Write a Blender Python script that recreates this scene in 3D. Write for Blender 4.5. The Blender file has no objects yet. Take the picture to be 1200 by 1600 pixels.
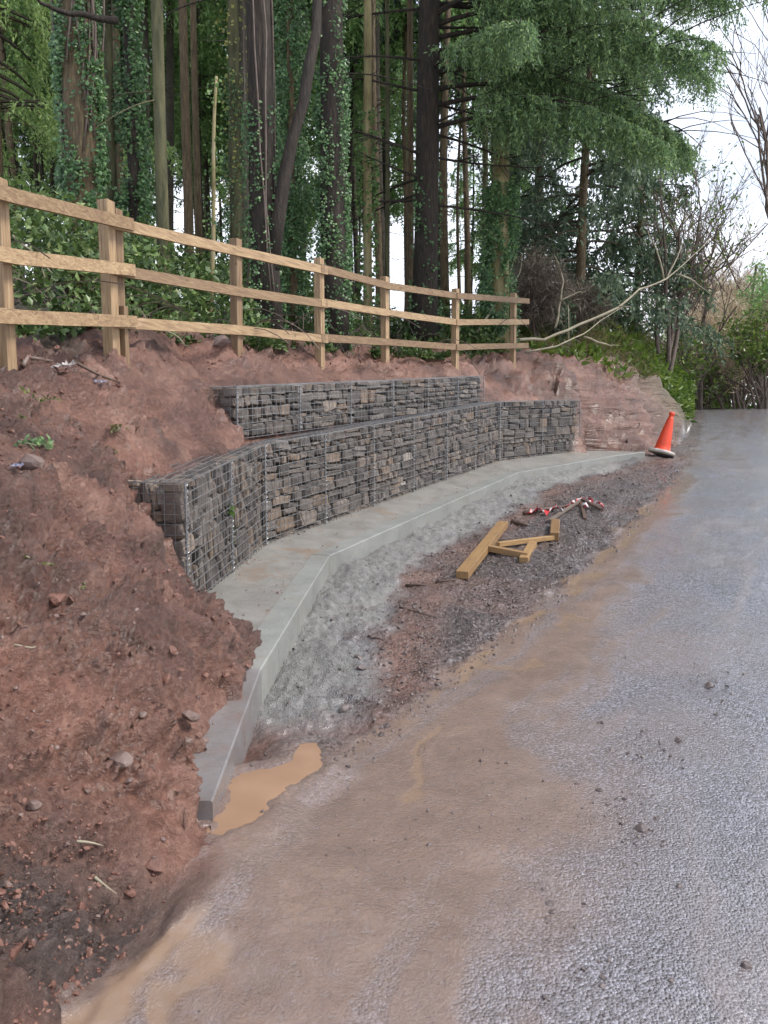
import bpy, bmesh, math, random
import numpy as np
from mathutils import Vector, Matrix

random.seed(7); rng = np.random.default_rng(7)
R = math.radians
scn = bpy.context.scene
COL = scn.collection

# ------------------------------------------------------------------ camera, sky, sun, exposure
CZ = 1.75; PITCH = R(5.5)
cam_d = bpy.data.cameras.new('camera'); cam = bpy.data.objects.new('camera', cam_d); COL.objects.link(cam)
cam_d.sensor_fit = 'HORIZONTAL'; cam_d.sensor_width = 36; cam_d.lens = 36
cam_d.clip_start = 0.05; cam_d.clip_end = 2000
cam.location = (0, 0, CZ); cam.rotation_euler = (math.pi/2 - PITCH, 0, 0)
scn.camera = cam

SUN_EL, SUN_AZ = R(52), R(100)          # azimuth measured from +Y towards +X
w = bpy.data.worlds.new('World'); scn.world = w; w.use_nodes = True
nt = w.node_tree; nt.nodes.clear()
out = nt.nodes.new('ShaderNodeOutputWorld'); bg = nt.nodes.new('ShaderNodeBackground')
sky = nt.nodes.new('ShaderNodeTexSky'); sky.sky_type = 'NISHITA'; sky.sun_disc = False
sky.sun_elevation = SUN_EL; sky.sun_rotation = SUN_AZ; sky.altitude = 100; sky.air_density = 1.0; sky.dust_density = 2.0
tc = nt.nodes.new('ShaderNodeTexCoord'); nz = nt.nodes.new('ShaderNodeTexNoise')
nz.inputs['Scale'].default_value = 2.2; nz.inputs['Detail'].default_value = 6
mp = nt.nodes.new('ShaderNodeMapping'); mp.inputs['Scale'].default_value = (1, 1, 2.2)
nt.links.new(tc.outputs['Generated'], mp.inputs['Vector']); nt.links.new(mp.outputs[0], nz.inputs['Vector'])
cr = nt.nodes.new('ShaderNodeValToRGB')
cr.color_ramp.elements[0].position = 0.38; cr.color_ramp.elements[0].color = (3.9, 4.5, 5.7, 1)
cr.color_ramp.elements[1].position = 0.66; cr.color_ramp.elements[1].color = (8.9, 9.1, 9.7, 1)
mx = nt.nodes.new('ShaderNodeMix'); mx.data_type = 'RGBA'; mx.inputs[0].default_value = 0.86
sx_ = nt.nodes.new('ShaderNodeSeparateXYZ'); nt.links.new(tc.outputs['Generated'], sx_.inputs[0])
hz_ = nt.nodes.new('ShaderNodeMath'); hz_.operation = 'MULTIPLY_ADD'; hz_.inputs[1].default_value = -0.42; nt.links.new(sx_.outputs[2], hz_.inputs[0]); 
ad_ = nt.nodes.new('ShaderNodeMath'); ad_.operation = 'ADD'; ad_.inputs[1].default_value = 0.16; nt.links.new(nz.outputs['Fac'], ad_.inputs[0]); nt.links.new(ad_.outputs[0], hz_.inputs[2])
nt.links.new(hz_.outputs[0], cr.inputs[0])
nt.links.new(sky.outputs[0], mx.inputs[6]); nt.links.new(cr.outputs[0], mx.inputs[7])
nt.links.new(mx.outputs[2], bg.inputs[0]); bg.inputs[1].default_value = 0.075
nt.links.new(bg.outputs[0], out.inputs[0])

sd = bpy.data.lights.new('sun', 'SUN'); sun = bpy.data.objects.new('sun', sd); COL.objects.link(sun)
sd.energy = 1.5; sd.angle = R(18); sd.color = (1.0, 0.95, 0.88)
sdir = Vector((math.sin(SUN_AZ)*math.cos(SUN_EL), math.cos(SUN_AZ)*math.cos(SUN_EL), math.sin(SUN_EL)))
sun.rotation_euler = sdir.to_track_quat('Z', 'Y').to_euler(); sun.location = (10, -10, 20)

vs = scn.view_settings
vs.view_transform = 'Standard'; vs.look = 'None'; vs.gamma = 1; vs.use_curve_mapping = False; vs.exposure = 1.56
scn.render.engine = 'CYCLES'
scn.cycles.max_bounces = 5; scn.cycles.diffuse_bounces = 3; scn.cycles.glossy_bounces = 2; scn.cycles.adaptive_threshold = 0.02
scn.cycles.use_denoising = True

# ------------------------------------------------------------------ maths helpers
CP, SP = math.cos(PITCH), math.sin(PITCH)
def at(px, py, Y):
    """world point seen at photo pixel (px,py) at forward distance Y"""
    u = (px-600)/1200; v = (800-py)/1200
    d = (u, CP+v*SP, -SP+v*CP); t = Y/d[1]
    return Vector((u*t, Y, CZ + d[2]*t))

class TPS:
    def __init__(s, P, lam=0.002):
        P = np.array(P, float); s.c = P[:, :2]; n = len(P)
        r2 = ((s.c[:, None]-s.c[None])**2).sum(2); K = 0.5*r2*np.log(r2+1e-9) + lam*np.eye(n)
        A = np.zeros((n+3, n+3)); A[:n, :n] = K; Q = np.c_[np.ones(n), s.c]; A[:n, n:] = Q; A[n:, :n] = Q.T
        s.w = np.linalg.solve(A, np.r_[P[:, 2], 0, 0, 0])
    def __call__(s, x, y):
        x = np.asarray(x, float); y = np.asarray(y, float)
        z = s.w[-3] + s.w[-2]*x + s.w[-1]*y
        for (cx, cy), w_ in zip(s.c, s.w[:-3]):
            r2 = (x-cx)**2 + (y-cy)**2
            z = z + w_*0.5*r2*np.log(r2+1e-9)
        return z

def hsh(ix, iy, k=0):
    h = (ix.astype(np.int64)*374761393 + iy.astype(np.int64)*668265263 + k*982451653) & 0x7fffffff
    h = ((h ^ (h >> 13))*1274126177) & 0x7fffffff
    h = (h ^ (h >> 16)) & 0x7fffffff
    return h/0x7fffffff
def vnoise(x, y, k=0):
    ix = np.floor(x); iy = np.floor(y); fx = x-ix; fy = y-iy
    fx = fx*fx*(3-2*fx); fy = fy*fy*(3-2*fy)
    a = hsh(ix, iy, k); b = hsh(ix+1, iy, k); c = hsh(ix, iy+1, k); d = hsh(ix+1, iy+1, k)
    return (a+(b-a)*fx + (c-a)*fy + (a-b-c+d)*fx*fy)*2-1
def fbm(x, y, o=4, k=0, g=0.5):
    s = 0; a = 1
    for i in range(o):
        s = s + a*vnoise(x*2**i + 13.7*i, y*2**i - 7.1*i, k+i); a *= g
    return s
def worley(x, y, k=0):
    ix = np.floor(x); iy = np.floor(y); best = np.full(x.shape, 9.0); idv = np.zeros(x.shape)
    for dx in (-1, 0, 1):
        for dy in (-1, 0, 1):
            jx = ix+dx; jy = iy+dy
            px = jx+hsh(jx, jy, k); py = jy+hsh(jx, jy, k+5)
            d = (x-px)**2+(y-py)**2; m = d < best
            best = np.where(m, d, best); idv = np.where(m, hsh(jx, jy, k+9), idv)
    return np.sqrt(best), idv
def sstep(a, b, x):
    t = np.clip((x-a)/(b-a), 0, 1); return t*t*(3-2*t)

# ------------------------------------------------------------------ object helpers
def mesh_np(name, V, F, smooth=False, attrs=None):
    V = np.asarray(V, np.float32); F = np.asarray(F, np.int32)
    me = bpy.data.meshes.new(name); k = F.shape[1]
    me.vertices.add(len(V)); me.vertices.foreach_set('co', V.ravel())
    me.loops.add(F.size); me.loops.foreach_set('vertex_index', F.ravel())
    me.polygons.add(len(F)); me.polygons.foreach_set('loop_start', np.arange(0, F.size, k, dtype=np.int32))
    if attrs:
        for an, av in attrs.items():
            a = me.attributes.new(an, 'FLOAT', 'POINT'); a.data.foreach_set('value', np.asarray(av, np.float32))
    me.update(calc_edges=True)
    me.polygons.foreach_set('use_smooth', np.full(len(F), smooth, bool))
    me.validate()
    return me
def link(name, me, mat=None, parent=None):
    o = bpy.data.objects.new(name, me); COL.objects.link(o)
    if mat is not None and me is not None and not me.materials: me.materials.append(mat)
    if parent is not None: o.parent = parent
    return o
def empty(name, loc, label, cat, group=None):
    o = bpy.data.objects.new(name, None); COL.objects.link(o); o.location = loc; o.empty_display_size = 0.1
    return tag(o, label, cat, group)
def tag(o, label=None, cat=None, group=None, kind=None):
    if label: o['label'] = label
    if cat: o['category'] = cat
    if group: o['group'] = group
    if kind: o['kind'] = kind
    return o
class MB:
    """collects vertices and faces for one mesh, coordinates relative to origin o"""
    def __init__(s, o=(0, 0, 0)): s.v = []; s.f = []; s.o = Vector(o)
    def tube(s, pts, rad, n=6, cap=True, rough=0.0):
        pts = [Vector(p)-s.o for p in pts]; b = len(s.v); m = len(pts)
        if not hasattr(rad, '__len__'): rad = [rad]*m
        ref = None
        for i, p in enumerate(pts):
            t = (pts[min(i+1, m-1)]-pts[max(i-1, 0)])
            t = t.normalized() if t.length > 1e-9 else Vector((0, 0, 1))
            if ref is None: ref = t.orthogonal().normalized()
            ref = (ref - t*ref.dot(t)); ref = ref.normalized() if ref.length > 1e-6 else t.orthogonal().normalized()
            bn = t.cross(ref)
            for j in range(n):
                a = 2*math.pi*j/n; r = rad[i]*(1+(random.uniform(-rough, rough) if rough else 0))
                s.v.append(p + ref*(r*math.cos(a)) + bn*(r*math.sin(a)))
        for i in range(m-1):
            for j in range(n):
                s.f.append((b+i*n+j, b+i*n+(j+1) % n, b+(i+1)*n+(j+1) % n, b+(i+1)*n+j))
        if cap:
            s.f.append(tuple(b+j for j in reversed(range(n)))); s.f.append(tuple(b+(m-1)*n+j for j in range(n)))
    def bar(s, a, b_, w_, h_, up=(0, 0, 1)):
        """box of width w_, height h_ running from a to b_"""
        a = Vector(a)-s.o; b_ = Vector(b_)-s.o; t = (b_-a).normalized(); up = Vector(up)
        sd_ = t.cross(up); sd_ = sd_.normalized() if sd_.length > 1e-6 else t.orthogonal().normalized()
        u = sd_.cross(t).normalized(); k = len(s.v)
        for p in (a, b_):
            for (i, j) in ((-1, -1), (1, -1), (1, 1), (-1, 1)):
                s.v.append(p + sd_*(i*w_/2) + u*(j*h_/2))
        s.f += [(k, k+3, k+2, k+1), (k+4, k+5, k+6, k+7), (k, k+1, k+5, k+4), (k+1, k+2, k+6, k+5), (k+2, k+3, k+7, k+6), (k+3, k, k+4, k+7)]
    def build(s, name, mat, parent=None, smooth=False, bevel=0, kind=None):
        me = bpy.data.meshes.new(name); me.from_pydata([tuple(v) for v in s.v], [], s.f); me.update()
        bm = bmesh.new(); bm.from_mesh(me)
        if bevel: bmesh.ops.bevel(bm, geom=bm.edges[:], offset=bevel, segments=1, affect='EDGES')
        bmesh.ops.recalc_face_normals(bm, faces=bm.faces[:])
        bm.to_mesh(me); bm.free()
        if smooth: me.polygons.foreach_set('use_smooth', np.ones(len(me.polygons), bool))
        o = link(name, me, mat, parent)
        if parent is None: o.location = s.o
        else: o.location = s.o - parent.location
        if kind: o['kind'] = kind
        return o
def leaves(name, C, D, S, ln, wd, mat, parent=None, org=(0, 0, 0), kind=None, fold=0.0):
    """one mesh of rhombic leaves: C base points, D unit directions, S unit side vectors"""
    C = np.asarray(C)-np.array(org); n = len(C)
    ln = np.broadcast_to(ln, (n,))[:, None]; wd = np.broadcast_to(wd, (n,))[:, None]
    V = np.empty((n, 4, 3)); N = np.cross(D, S)
    V[:, 0] = C; V[:, 2] = C + D*ln; M = C + D*ln*0.45 + N*ln*fold
    V[:, 1] = M + S*wd/2; V[:, 3] = M - S*wd/2
    F = np.arange(n*4).reshape(n, 4)
    me = mesh_np(name, V.reshape(-1, 3), F, attrs={'rnd': np.repeat(rng.random(n), 4)})
    o = link(name, me, mat, parent)
    if parent is None: o.location = org
    if kind: o['kind'] = kind
    return o
def unit(v): return v/np.maximum(np.linalg.norm(v, axis=-1, keepdims=True), 1e-9)
def rand_dirs(n): return unit(rng.normal(size=(n, 3)))
def side_of(D):
    return unit(np.cross(D, rand_dirs(len(D))))

# ------------------------------------------------------------------ materials
def newmat(name):
    m = bpy.data.materials.new(name); m.use_nodes = True; n = m.node_tree; n.nodes.clear()
    o = n.nodes.new('ShaderNodeOutputMaterial'); b = n.nodes.new('ShaderNodeBsdfPrincipled'); n.links.new(b.outputs[0], o.inputs[0])
    return m, n, b
def N(n, t, **kw):
    x = n.nodes.new('ShaderNode'+t)
    for k, v in kw.items():
        if hasattr(x, k): setattr(x, k, v)
        else: x.inputs[k].default_value = v
    return x
def noise(n, scale, detail=4, rough=0.55, vec=None, dist=0.0):
    x = N(n, 'TexNoise', Scale=scale, Detail=detail, Roughness=rough, Distortion=dist)
    if vec is not None: n.links.new(vec, x.inputs['Vector'])
    return x.outputs['Fac']
def ramp(n, fac, stops):
    x = n.nodes.new('ShaderNodeValToRGB'); e = x.color_ramp.elements
    while len(e) < len(stops): e.new(0.5)
    for q, (p, c) in zip(e, stops): q.position = p; q.color = (*c, 1) if len(c) == 3 else c
    n.links.new(fac, x.inputs[0]); return x.outputs[0]
def mixc(n, fac, a, b, mode='MIX'):
    x = n.nodes.new('ShaderNodeMix'); x.data_type = 'RGBA'; x.blend_type = mode
    for i, v in ((0, fac), (6, a), (7, b)):
        if hasattr(v, 'is_linked') or hasattr(v, 'links'): n.links.new(v, x.inputs[i])
        else: x.inputs[i].default_value = v if i == 0 else (*v, 1)
    return x.outputs[2]
def math_(n, op, a, b=0.5, clamp=False):
    x = n.nodes.new('ShaderNodeMath'); x.operation = op; x.use_clamp = clamp
    for i, v in enumerate((a, b)):
        if hasattr(v, 'links'): n.links.new(v, x.inputs[i])
        else: x.inputs[i].default_value = v
    return x.outputs[0]
def bump(n, h, b, strength=0.5, dist=0.02):
    x = N(n, 'Bump', Strength=strength, Distance=dist); n.links.new(h, x.inputs['Height']); n.links.new(x.outputs[0], b.inputs['Normal']); return x
def objco(n): return n.nodes.new('ShaderNodeTexCoord').outputs['Object']
def geo_pos(n): return n.nodes.new('ShaderNodeNewGeometry').outputs['Position']
def attr(n, name):
    x = n.nodes.new('ShaderNodeAttribute'); x.attribute_name = name; return x.outputs['Fac']

def mat_ground():
    m, n, b = newmat('ground_surface'); P = geo_pos(n)
    soil_a, slur_a, mud_a, grav_a, lit_a, wet_a, grass_a = (attr(n, k) for k in ('soil', 'slurry', 'mud', 'gravel', 'litter', 'wet', 'grass'))
    # asphalt: chippings with wet pits, sky sheen put into their pale bluish tones
    v1 = N(n, 'TexVoronoi', Scale=105.0); n.links.new(P, v1.inputs['Vector'])
    chips = ramp(n, v1.outputs['Color'], [(0.1, (0.048, 0.045, 0.051)), (0.5, (0.171, 0.163, 0.188)), (0.95, (0.490, 0.483, 0.557))])
    tint = noise(n, 1.3, 5, 0.6, P)
    asp = mixc(n, ramp(n, tint, [(0.35, (0, 0, 0)), (0.75, (0.75, 0.75, 0.75))]), chips, (0.235, 0.19, 0.178))
    # mud film
    mn = noise(n, 5.0, 8, 0.7, P, 0.6)
    mudc = ramp(n, mn, [(0.25, (0.176, 0.110, 0.082)), (0.5, (0.227, 0.145, 0.109)), (0.75, (0.302, 0.197, 0.145))])
    mudm = math_(n, 'MULTIPLY', mud_a, ramp(n, noise(n, 26, 5, 0.7, P), [(0.22, (0.6, 0.6, 0.6)), (0.5, (1, 1, 1))]))
    c = mixc(n, mudm, asp, mudc)
    # gravel
    v2 = N(n, 'TexVoronoi', Scale=42.0); n.links.new(P, v2.inputs['Vector'])
    grc = ramp(n, v2.outputs['Color'], [(0.1, (0.035, 0.026, 0.025)), (0.5, (0.085, 0.062, 0.057)), (0.95, (0.21, 0.165, 0.155))])
    c = mixc(n, grav_a, c, grc)
    # slurry
    sn = noise(n, 14, 8, 0.75, P, 0.4)
    slc = ramp(n, sn, [(0.28, (0.114, 0.105, 0.096)), (0.5, (0.219, 0.211, 0.198)), (0.72, (0.316, 0.307, 0.294))])
    c = mixc(n, slur_a, c, slc)
    # soil
    s1 = noise(n, 2.3, 6, 0.65, P, 0.3); s2 = noise(n, 30, 6, 0.7, P)
    sc = ramp(n, s1, [(0.32, (0.096, 0.038, 0.024)), (0.5, (0.222, 0.101, 0.069)), (0.66, (0.360, 0.201, 0.144))])
    sc = mixc(n, 0.42, sc, ramp(n, s2, [(0.32, (0.052, 0.021, 0.013)), (0.5, (0.201, 0.094, 0.064)), (0.68, (0.483, 0.295, 0.223))]))  # tone follows the bump height: crevice shade partly put into the colour
    dp = ramp(n, noise(n, 0.9, 5, 0.6, P, 0.6), [(0.38, (0.38, 0.34, 0.33)), (0.60, (1.05, 1.03, 1.02))])
    sc = mixc(n, 1.0, sc, dp, 'MULTIPLY')
    dk_ = ramp(n, s2, [(0.28, (0.035, 0.024, 0.020)), (0.52, (0.085, 0.056, 0.047)), (0.8, (0.19, 0.135, 0.115))])
    sc = mixc(n, attr(n, 'dark'), sc, dk_)
    bmp = N(n, 'Mapping'); bmp.inputs['Scale'].default_value = (.8, .8, 7); n.links.new(P, bmp.inputs[0]); bw = N(n, 'TexNoise', Scale=1.0, Detail=7.0, Roughness=0.65, Distortion=0.5); n.links.new(bmp.outputs[0], bw.inputs['Vector'])
    bed_a = attr(n, 'bed'); bedc = ramp(n, bw.outputs['Fac'], [(0.36, (0.055, 0.022, 0.015)), (0.48, (0.141, 0.065, 0.045)), (0.64, (0.244, 0.134, 0.098))])
    sc = mixc(n, math_(n, 'MULTIPLY', bed_a, 0.45), sc, bedc)
    c = mixc(n, soil_a, c, sc)
    # forest litter, grass
    ln_ = noise(n, 22, 6, 0.7, P)
    c = mixc(n, lit_a, c, ramp(n, ln_, [(0.3, (0.025, 0.022, 0.014)), (0.55, (0.06, 0.045, 0.028)), (0.8, (0.12, 0.085, 0.05))]))
    c = mixc(n, grass_a, c, ramp(n, ln_, [(0.3, (0.03, 0.04, 0.012)), (0.55, (0.07, 0.085, 0.025)), (0.8, (0.14, 0.13, 0.05))]))
    c = mixc(n, math_(n, 'MULTIPLY', wet_a, 0.9), c, (0.285, 0.190, 0.128))
    n.links.new(c, b.inputs['Base Color'])
    rr = noise(n, 9, 5, 0.6, P)
    rough = ramp(n, rr, [(0.3, (0.10, 0.10, 0.10)), (0.7, (0.26, 0.26, 0.26))])
    rough = mixc(n, mudm, rough, (0.16, 0.16, 0.16))
    dry = math_(n, 'MAXIMUM', math_(n, 'MAXIMUM', lit_a, grass_a), slur_a)
    rough = mixc(n, soil_a, rough, ramp(n, s1, [(0.3, (0.24, 0.24, 0.24)), (0.7, (0.46, 0.46, 0.46))]))
    rough = mixc(n, dry, rough, (0.75, 0.75, 0.75))
    rough = mixc(n, wet_a, rough, (0.1, 0.1, 0.1))
    n.links.new(rough, b.inputs['Roughness'])
    hp = math_(n, 'MULTIPLY', v1.outputs['Distance'], math_(n, 'SUBTRACT', 1.0, math_(n, 'MULTIPLY', mudm, 0.93)))
    h1 = math_(n, 'MULTIPLY', hp, math_(n, 'SUBTRACT', 1.0, soil_a, True))
    h2 = math_(n, 'MULTIPLY', v2.outputs['Distance'], grav_a)
    h3 = math_(n, 'MULTIPLY', s2, math_(n, 'ADD', math_(n, 'ADD', soil_a, slur_a), lit_a, True))
    h4 = math_(n, 'MULTIPLY', noise(n, 60, 6, 0.75, P), 0.9)
    bm_ = math_(n, 'ADD', math_(n, 'ADD', math_(n, 'MULTIPLY', h1, -1.2), math_(n, 'MULTIPLY', h2, -1.2)), math_(n, 'ADD', math_(n, 'MULTIPLY', h3, 1.6), h4))
    bm_ = math_(n, 'ADD', bm_, math_(n, 'MULTIPLY', math_(n, 'MULTIPLY', bw.outputs['Fac'], bed_a), 9.0))
    bm_ = math_(n, 'MULTIPLY', bm_, math_(n, 'SUBTRACT', 1.0, math_(n, 'MULTIPLY', wet_a, 0.85)))
    bump(n, bm_, b, 1.0, 0.013)
    b.inputs['Coat Roughness'].default_value = 0.18; b.inputs['Coat IOR'].default_value = 1.85; b.inputs['Specular IOR Level'].default_value = 0.85
    lane = math_(n, 'SUBTRACT', 1.0, math_(n, 'MAXIMUM', dry, math_(n, 'MAXIMUM', soil_a, math_(n, 'MULTIPLY', grav_a, 0.7))), True)
    n.links.new(math_(n, 'MULTIPLY', lane, 1.0), b.inputs['Coat Weight'])
    cb = N(n, 'Bump', Strength=0.42, Distance=0.007); n.links.new(bm_, cb.inputs['Height']); n.links.new(cb.outputs[0], b.inputs['Coat Normal'])
    return m

def mat_simple(name, stops, scale=8, rough=(0.5, 0.8), bscale=40, bstr=0.4, bdist=0.01, coord='pos', rand=0.0, stretch=None):
    m, n, b = newmat(name); P = geo_pos(n) if coord == 'pos' else objco(n)
    if stretch:
        mp_ = N(n, 'Mapping'); mp_.inputs['Scale'].default_value = stretch; n.links.new(P, mp_.inputs[0]); P = mp_.outputs[0]
    c = ramp(n, noise(n, scale, 6, 0.65, P, 0.3), stops)
    if rand:
        oi = n.nodes.new('ShaderNodeObjectInfo')
        c = mixc(n, 1.0, c, ramp(n, oi.outputs['Random'], [(0, (1-rand,)*3), (1, (1+rand,)*3)]), 'MULTIPLY')
    n.links.new(c, b.inputs['Base Color'])
    rf = ramp(n, noise(n, scale*1.7, 4, 0.6, P), [(0.3, (rough[0],)*3), (0.7, (rough[1],)*3)]); n.links.new(rf, b.inputs['Roughness'])
    bump(n, noise(n, bscale, 6, 0.7, P), b, bstr, bdist)
    return m
def mat_leaf(name, stops, rough=0.5, trans=0.25):
    m, n, b = newmat(name)
    c = ramp(n, attr(n, 'rnd'), stops); n.links.new(c, b.inputs['Base Color']); b.inputs['Roughness'].default_value = rough
    t = n.nodes.new('ShaderNodeBsdfTranslucent'); n.links.new(c, t.inputs['Color'])
    mxs = n.nodes.new('ShaderNodeMixShader'); mxs.inputs[0].default_value = trans
    o = [x for x in n.nodes if x.type == 'OUTPUT_MATERIAL'][0]
    n.links.new(b.outputs[0], mxs.inputs[1]); n.links.new(t.outputs[0], mxs.inputs[2]); n.links.new(mxs.outputs[0], o.inputs[0])
    return m
def mat_stone():
    m, n, b = newmat('gabion_stone'); P = geo_pos(n); oi = n.nodes.new('ShaderNodeObjectInfo')
    base = ramp(n, oi.outputs['Random'], [(0.0, (0.076, 0.066, 0.060)), (0.3, (0.142, 0.124, 0.112)), (0.5, (0.152, 0.124, 0.104)), (0.68, (0.205, 0.183, 0.167)), (0.85, (0.210, 0.165, 0.130)), (0.95, (0.247, 0.175, 0.121)), (1.0, (0.357, 0.320, 0.284))])
    c = mixc(n, 0.7, base, ramp(n, noise(n, 18, 7, 0.7, P, 0.5), [(0.3, (0.30, 0.28, 0.27)), (0.55, (0.9, 0.87, 0.85)), (0.8, (1.7, 1.55, 1.4))]), 'MULTIPLY')
    n.links.new(c, b.inputs['Base Color']); b.inputs['Roughness'].default_value = 0.62
    bump(n, noise(n, 55, 7, 0.75, P), b, 0.6, 0.012); return m
def mat_wood(name, a, mid, hi, sc=(1.0, 26, 26), rz=0.0):
    m, n, b = newmat(name); P = objco(n)
    mp_ = N(n, 'Mapping'); 
    if rz:
        m0 = N(n, 'Mapping'); m0.inputs['Rotation'].default_value = (0, 0, rz); n.links.new(P, m0.inputs[0]); P = m0.outputs[0]
    mp_.inputs['Scale'].default_value = sc; n.links.new(P, mp_.inputs[0])
    g = noise(n, 2.0, 6, 0.65, mp_.outputs[0], 1.2)
    c = ramp(n, g, [(0.25, a), (0.5, mid), (0.75, hi)])
    oi = n.nodes.new('ShaderNodeObjectInfo')
    c = mixc(n, 1.0, c, ramp(n, oi.outputs['Random'], [(0, (0.62, 0.58, 0.55)), (1, (1.15, 1.15, 1.12))]), 'MULTIPLY')
    st = noise(n, 3.5, 5, 0.7, P)
    c = mixc(n, ramp(n, st, [(0.52, (0, 0, 0)), (0.72, (0.55, 0.55, 0.55))]), c, (0.16, 0.095, 0.06))
    kn = N(n, 'TexVoronoi', Scale=3.3); n.links.new(P, kn.inputs['Vector'])
    c = mixc(n, ramp(n, kn.outputs['Distance'], [(0.04, (0.8, 0.8, 0.8)), (0.09, (0, 0, 0))]), c, (0.12, 0.06, 0.03))
    n.links.new(c, b.inputs['Base Color']); b.inputs['Roughness'].default_value = 0.62
    bump(n, g, b, 0.35, 0.004); return m
def mat_concrete(name, stops, stain, rough=(0.35, 0.6), amt=0.6):
    m, n, b = newmat(name); P = geo_pos(n)
    c = ramp(n, noise(n, 3.2, 8, 0.65, P, 0.4), stops)
    sp = noise(n, 90, 4, 0.7, P)
    c = mixc(n, ramp(n, sp, [(0.36, (0.5, 0.5, 0.5)), (0.5, (0, 0, 0))]), c, (0.16, 0.15, 0.14))
    c = mixc(n, ramp(n, noise(n, 2.2, 7, 0.7, P, 0.8), [(0.52, (0, 0, 0)), (0.70, (amt, amt, amt))]), c, stain)
    n.links.new(c, b.inputs['Base Color'])
    n.links.new(ramp(n, noise(n, 5, 5, 0.6, P), [(0.3, (rough[0],)*3), (0.7, (rough[1],)*3)]), b.inputs['Roughness'])
    bump(n, noise(n, 45, 7, 0.7, P), b, 0.35, 0.006); return m
def mat_flat(name, col, rough=0.5, metal=0.0, var=0.25, scale=20):
    m, n, b = newmat(name); P = objco(n)
    c = ramp(n, noise(n, scale, 5, 0.65, P), [(0.3, tuple(x*(1-var) for x in col)), (0.7, tuple(min(1, x*(1+var)) for x in col))])
    n.links.new(c, b.inputs['Base Color']); b.inputs['Roughness'].default_value = rough; b.inputs['Metallic'].default_value = metal
    bump(n, noise(n, scale*3, 4, 0.6, P), b, 0.15, 0.004); return m
def mat_puddle():
    m, n, b = newmat('muddy_water'); P = geo_pos(n)
    c = ramp(n, noise(n, 3, 4, 0.5, P, 0.5), [(0.3, (0.245, 0.150, 0.095)), (0.7, (0.315, 0.20, 0.130))])
    n.links.new(c, b.inputs['Base Color']); b.inputs['Roughness'].default_value = 0.07; b.inputs['IOR'].default_value = 1.33
    bump(n, noise(n, 14, 3, 0.5, P), b, 0.06, 0.01); return m

M = {}
M['ground'] = mat_ground()
M['stone'] = mat_stone()
M['fill'] = mat_simple('gabion_gap_shade', [(0.3, (0.018, 0.016, 0.015)), (0.7, (0.054, 0.047, 0.042))], 20, (0.7, 0.9), 30, 0.8, 0.03)  # far darker than the stones: shade in the gaps put into colour
M['wire'] = mat_flat('galvanised_wire', (0.219, 0.219, 0.222), 0.45, 0.5, 0.3, 30)
M['lace'] = mat_flat('lacing_wire', (0.247, 0.247, 0.250), 0.4, 0.5, 0.35, 30)
FW = ((0.13, 0.075, 0.040), (0.30, 0.20, 0.112), (0.48, 0.355, 0.215))
M['wood'] = mat_wood('fence_timber_post', *FW, sc=(22, 22, 1.0))
M['rail'] = mat_wood('fence_timber_rail', *FW, sc=(1.0, 22, 22), rz=-R(62))
M['offcut'] = mat_wood('offcut_timber', (0.181, 0.105, 0.045), (0.314, 0.189, 0.080), (0.404, 0.265, 0.132))
M['darkwood'] = mat_wood('wet_stick', (0.040, 0.024, 0.018), (0.080, 0.050, 0.036), (0.128, 0.080, 0.064))
M['greywood'] = mat_wood('weathered_lath', (0.154, 0.119, 0.098), (0.238, 0.196, 0.168), (0.322, 0.280, 0.252))
M['slab'] = mat_concrete('footing_concrete', [(0.3, (0.163, 0.153, 0.137)), (0.55, (0.223, 0.213, 0.195)), (0.75, (0.267, 0.254, 0.237))], (0.206, 0.135, 0.085), amt=0.7)
M['kerb'] = mat_concrete('kerb_concrete', [(0.3, (0.182, 0.186, 0.173)), (0.55, (0.237, 0.242, 0.227)), (0.75, (0.279, 0.277, 0.258))], (0.201, 0.159, 0.113), amt=0.4)
M['kerbwet'] = mat_concrete('kerb_concrete_wet', [(0.3, (0.131, 0.120, 0.120)), (0.55, (0.194, 0.182, 0.182)), (0.75, (0.247, 0.232, 0.232))], (0.186, 0.116, 0.085), (0.22, 0.4))
M['puddle'] = mat_puddle()
M['clod'] = mat_simple('soil_clod', [(0.3, (0.100, 0.044, 0.030)), (0.5, (0.167, 0.078, 0.056)), (0.72, (0.274, 0.147, 0.109))], 7, (0.4, 0.65), 60, 0.7, 0.01)
M['gravel'] = mat_simple('gravel_stone', [(0.3, (0.049, 0.038, 0.036)), (0.5, (0.098, 0.074, 0.068)), (0.72, (0.217, 0.176, 0.165))], 25, (0.3, 0.6), 80, 0.5, 0.006)
M['rock'] = mat_simple('bank_rock', [(0.3, (0.105, 0.065, 0.053)), (0.5, (0.168, 0.115, 0.098)), (0.72, (0.236, 0.184, 0.163))], 8, (0.4, 0.7), 45, 0.6, 0.01)
M['bark_dark'] = mat_simple('dark_bark', [(0.36, (0.013, 0.009, 0.006)), (0.55, (0.031, 0.021, 0.014)), (0.68, (0.058, 0.040, 0.025))], 16, (0.7, 0.9), 22, 1.0, 0.04, stretch=(1.6, 1.6, 0.28))
M['bark_brown'] = mat_simple('brown_bark', [(0.36, (0.055, 0.037, 0.018)), (0.55, (0.120, 0.083, 0.041)), (0.68, (0.194, 0.144, 0.073))], 16, (0.7, 0.9), 24, 1.0, 0.03, stretch=(1.760, 1.795, 0.293))
M['bark_moss'] = mat_simple('mossy_bark', [(0.36, (0.036, 0.038, 0.014)), (0.5, (0.078, 0.075, 0.033)), (0.75, (0.137, 0.124, 0.058))], 6, (0.75, 0.95), 26, 0.9, 0.03, stretch=(1.6, 1.6, 0.28))
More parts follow.
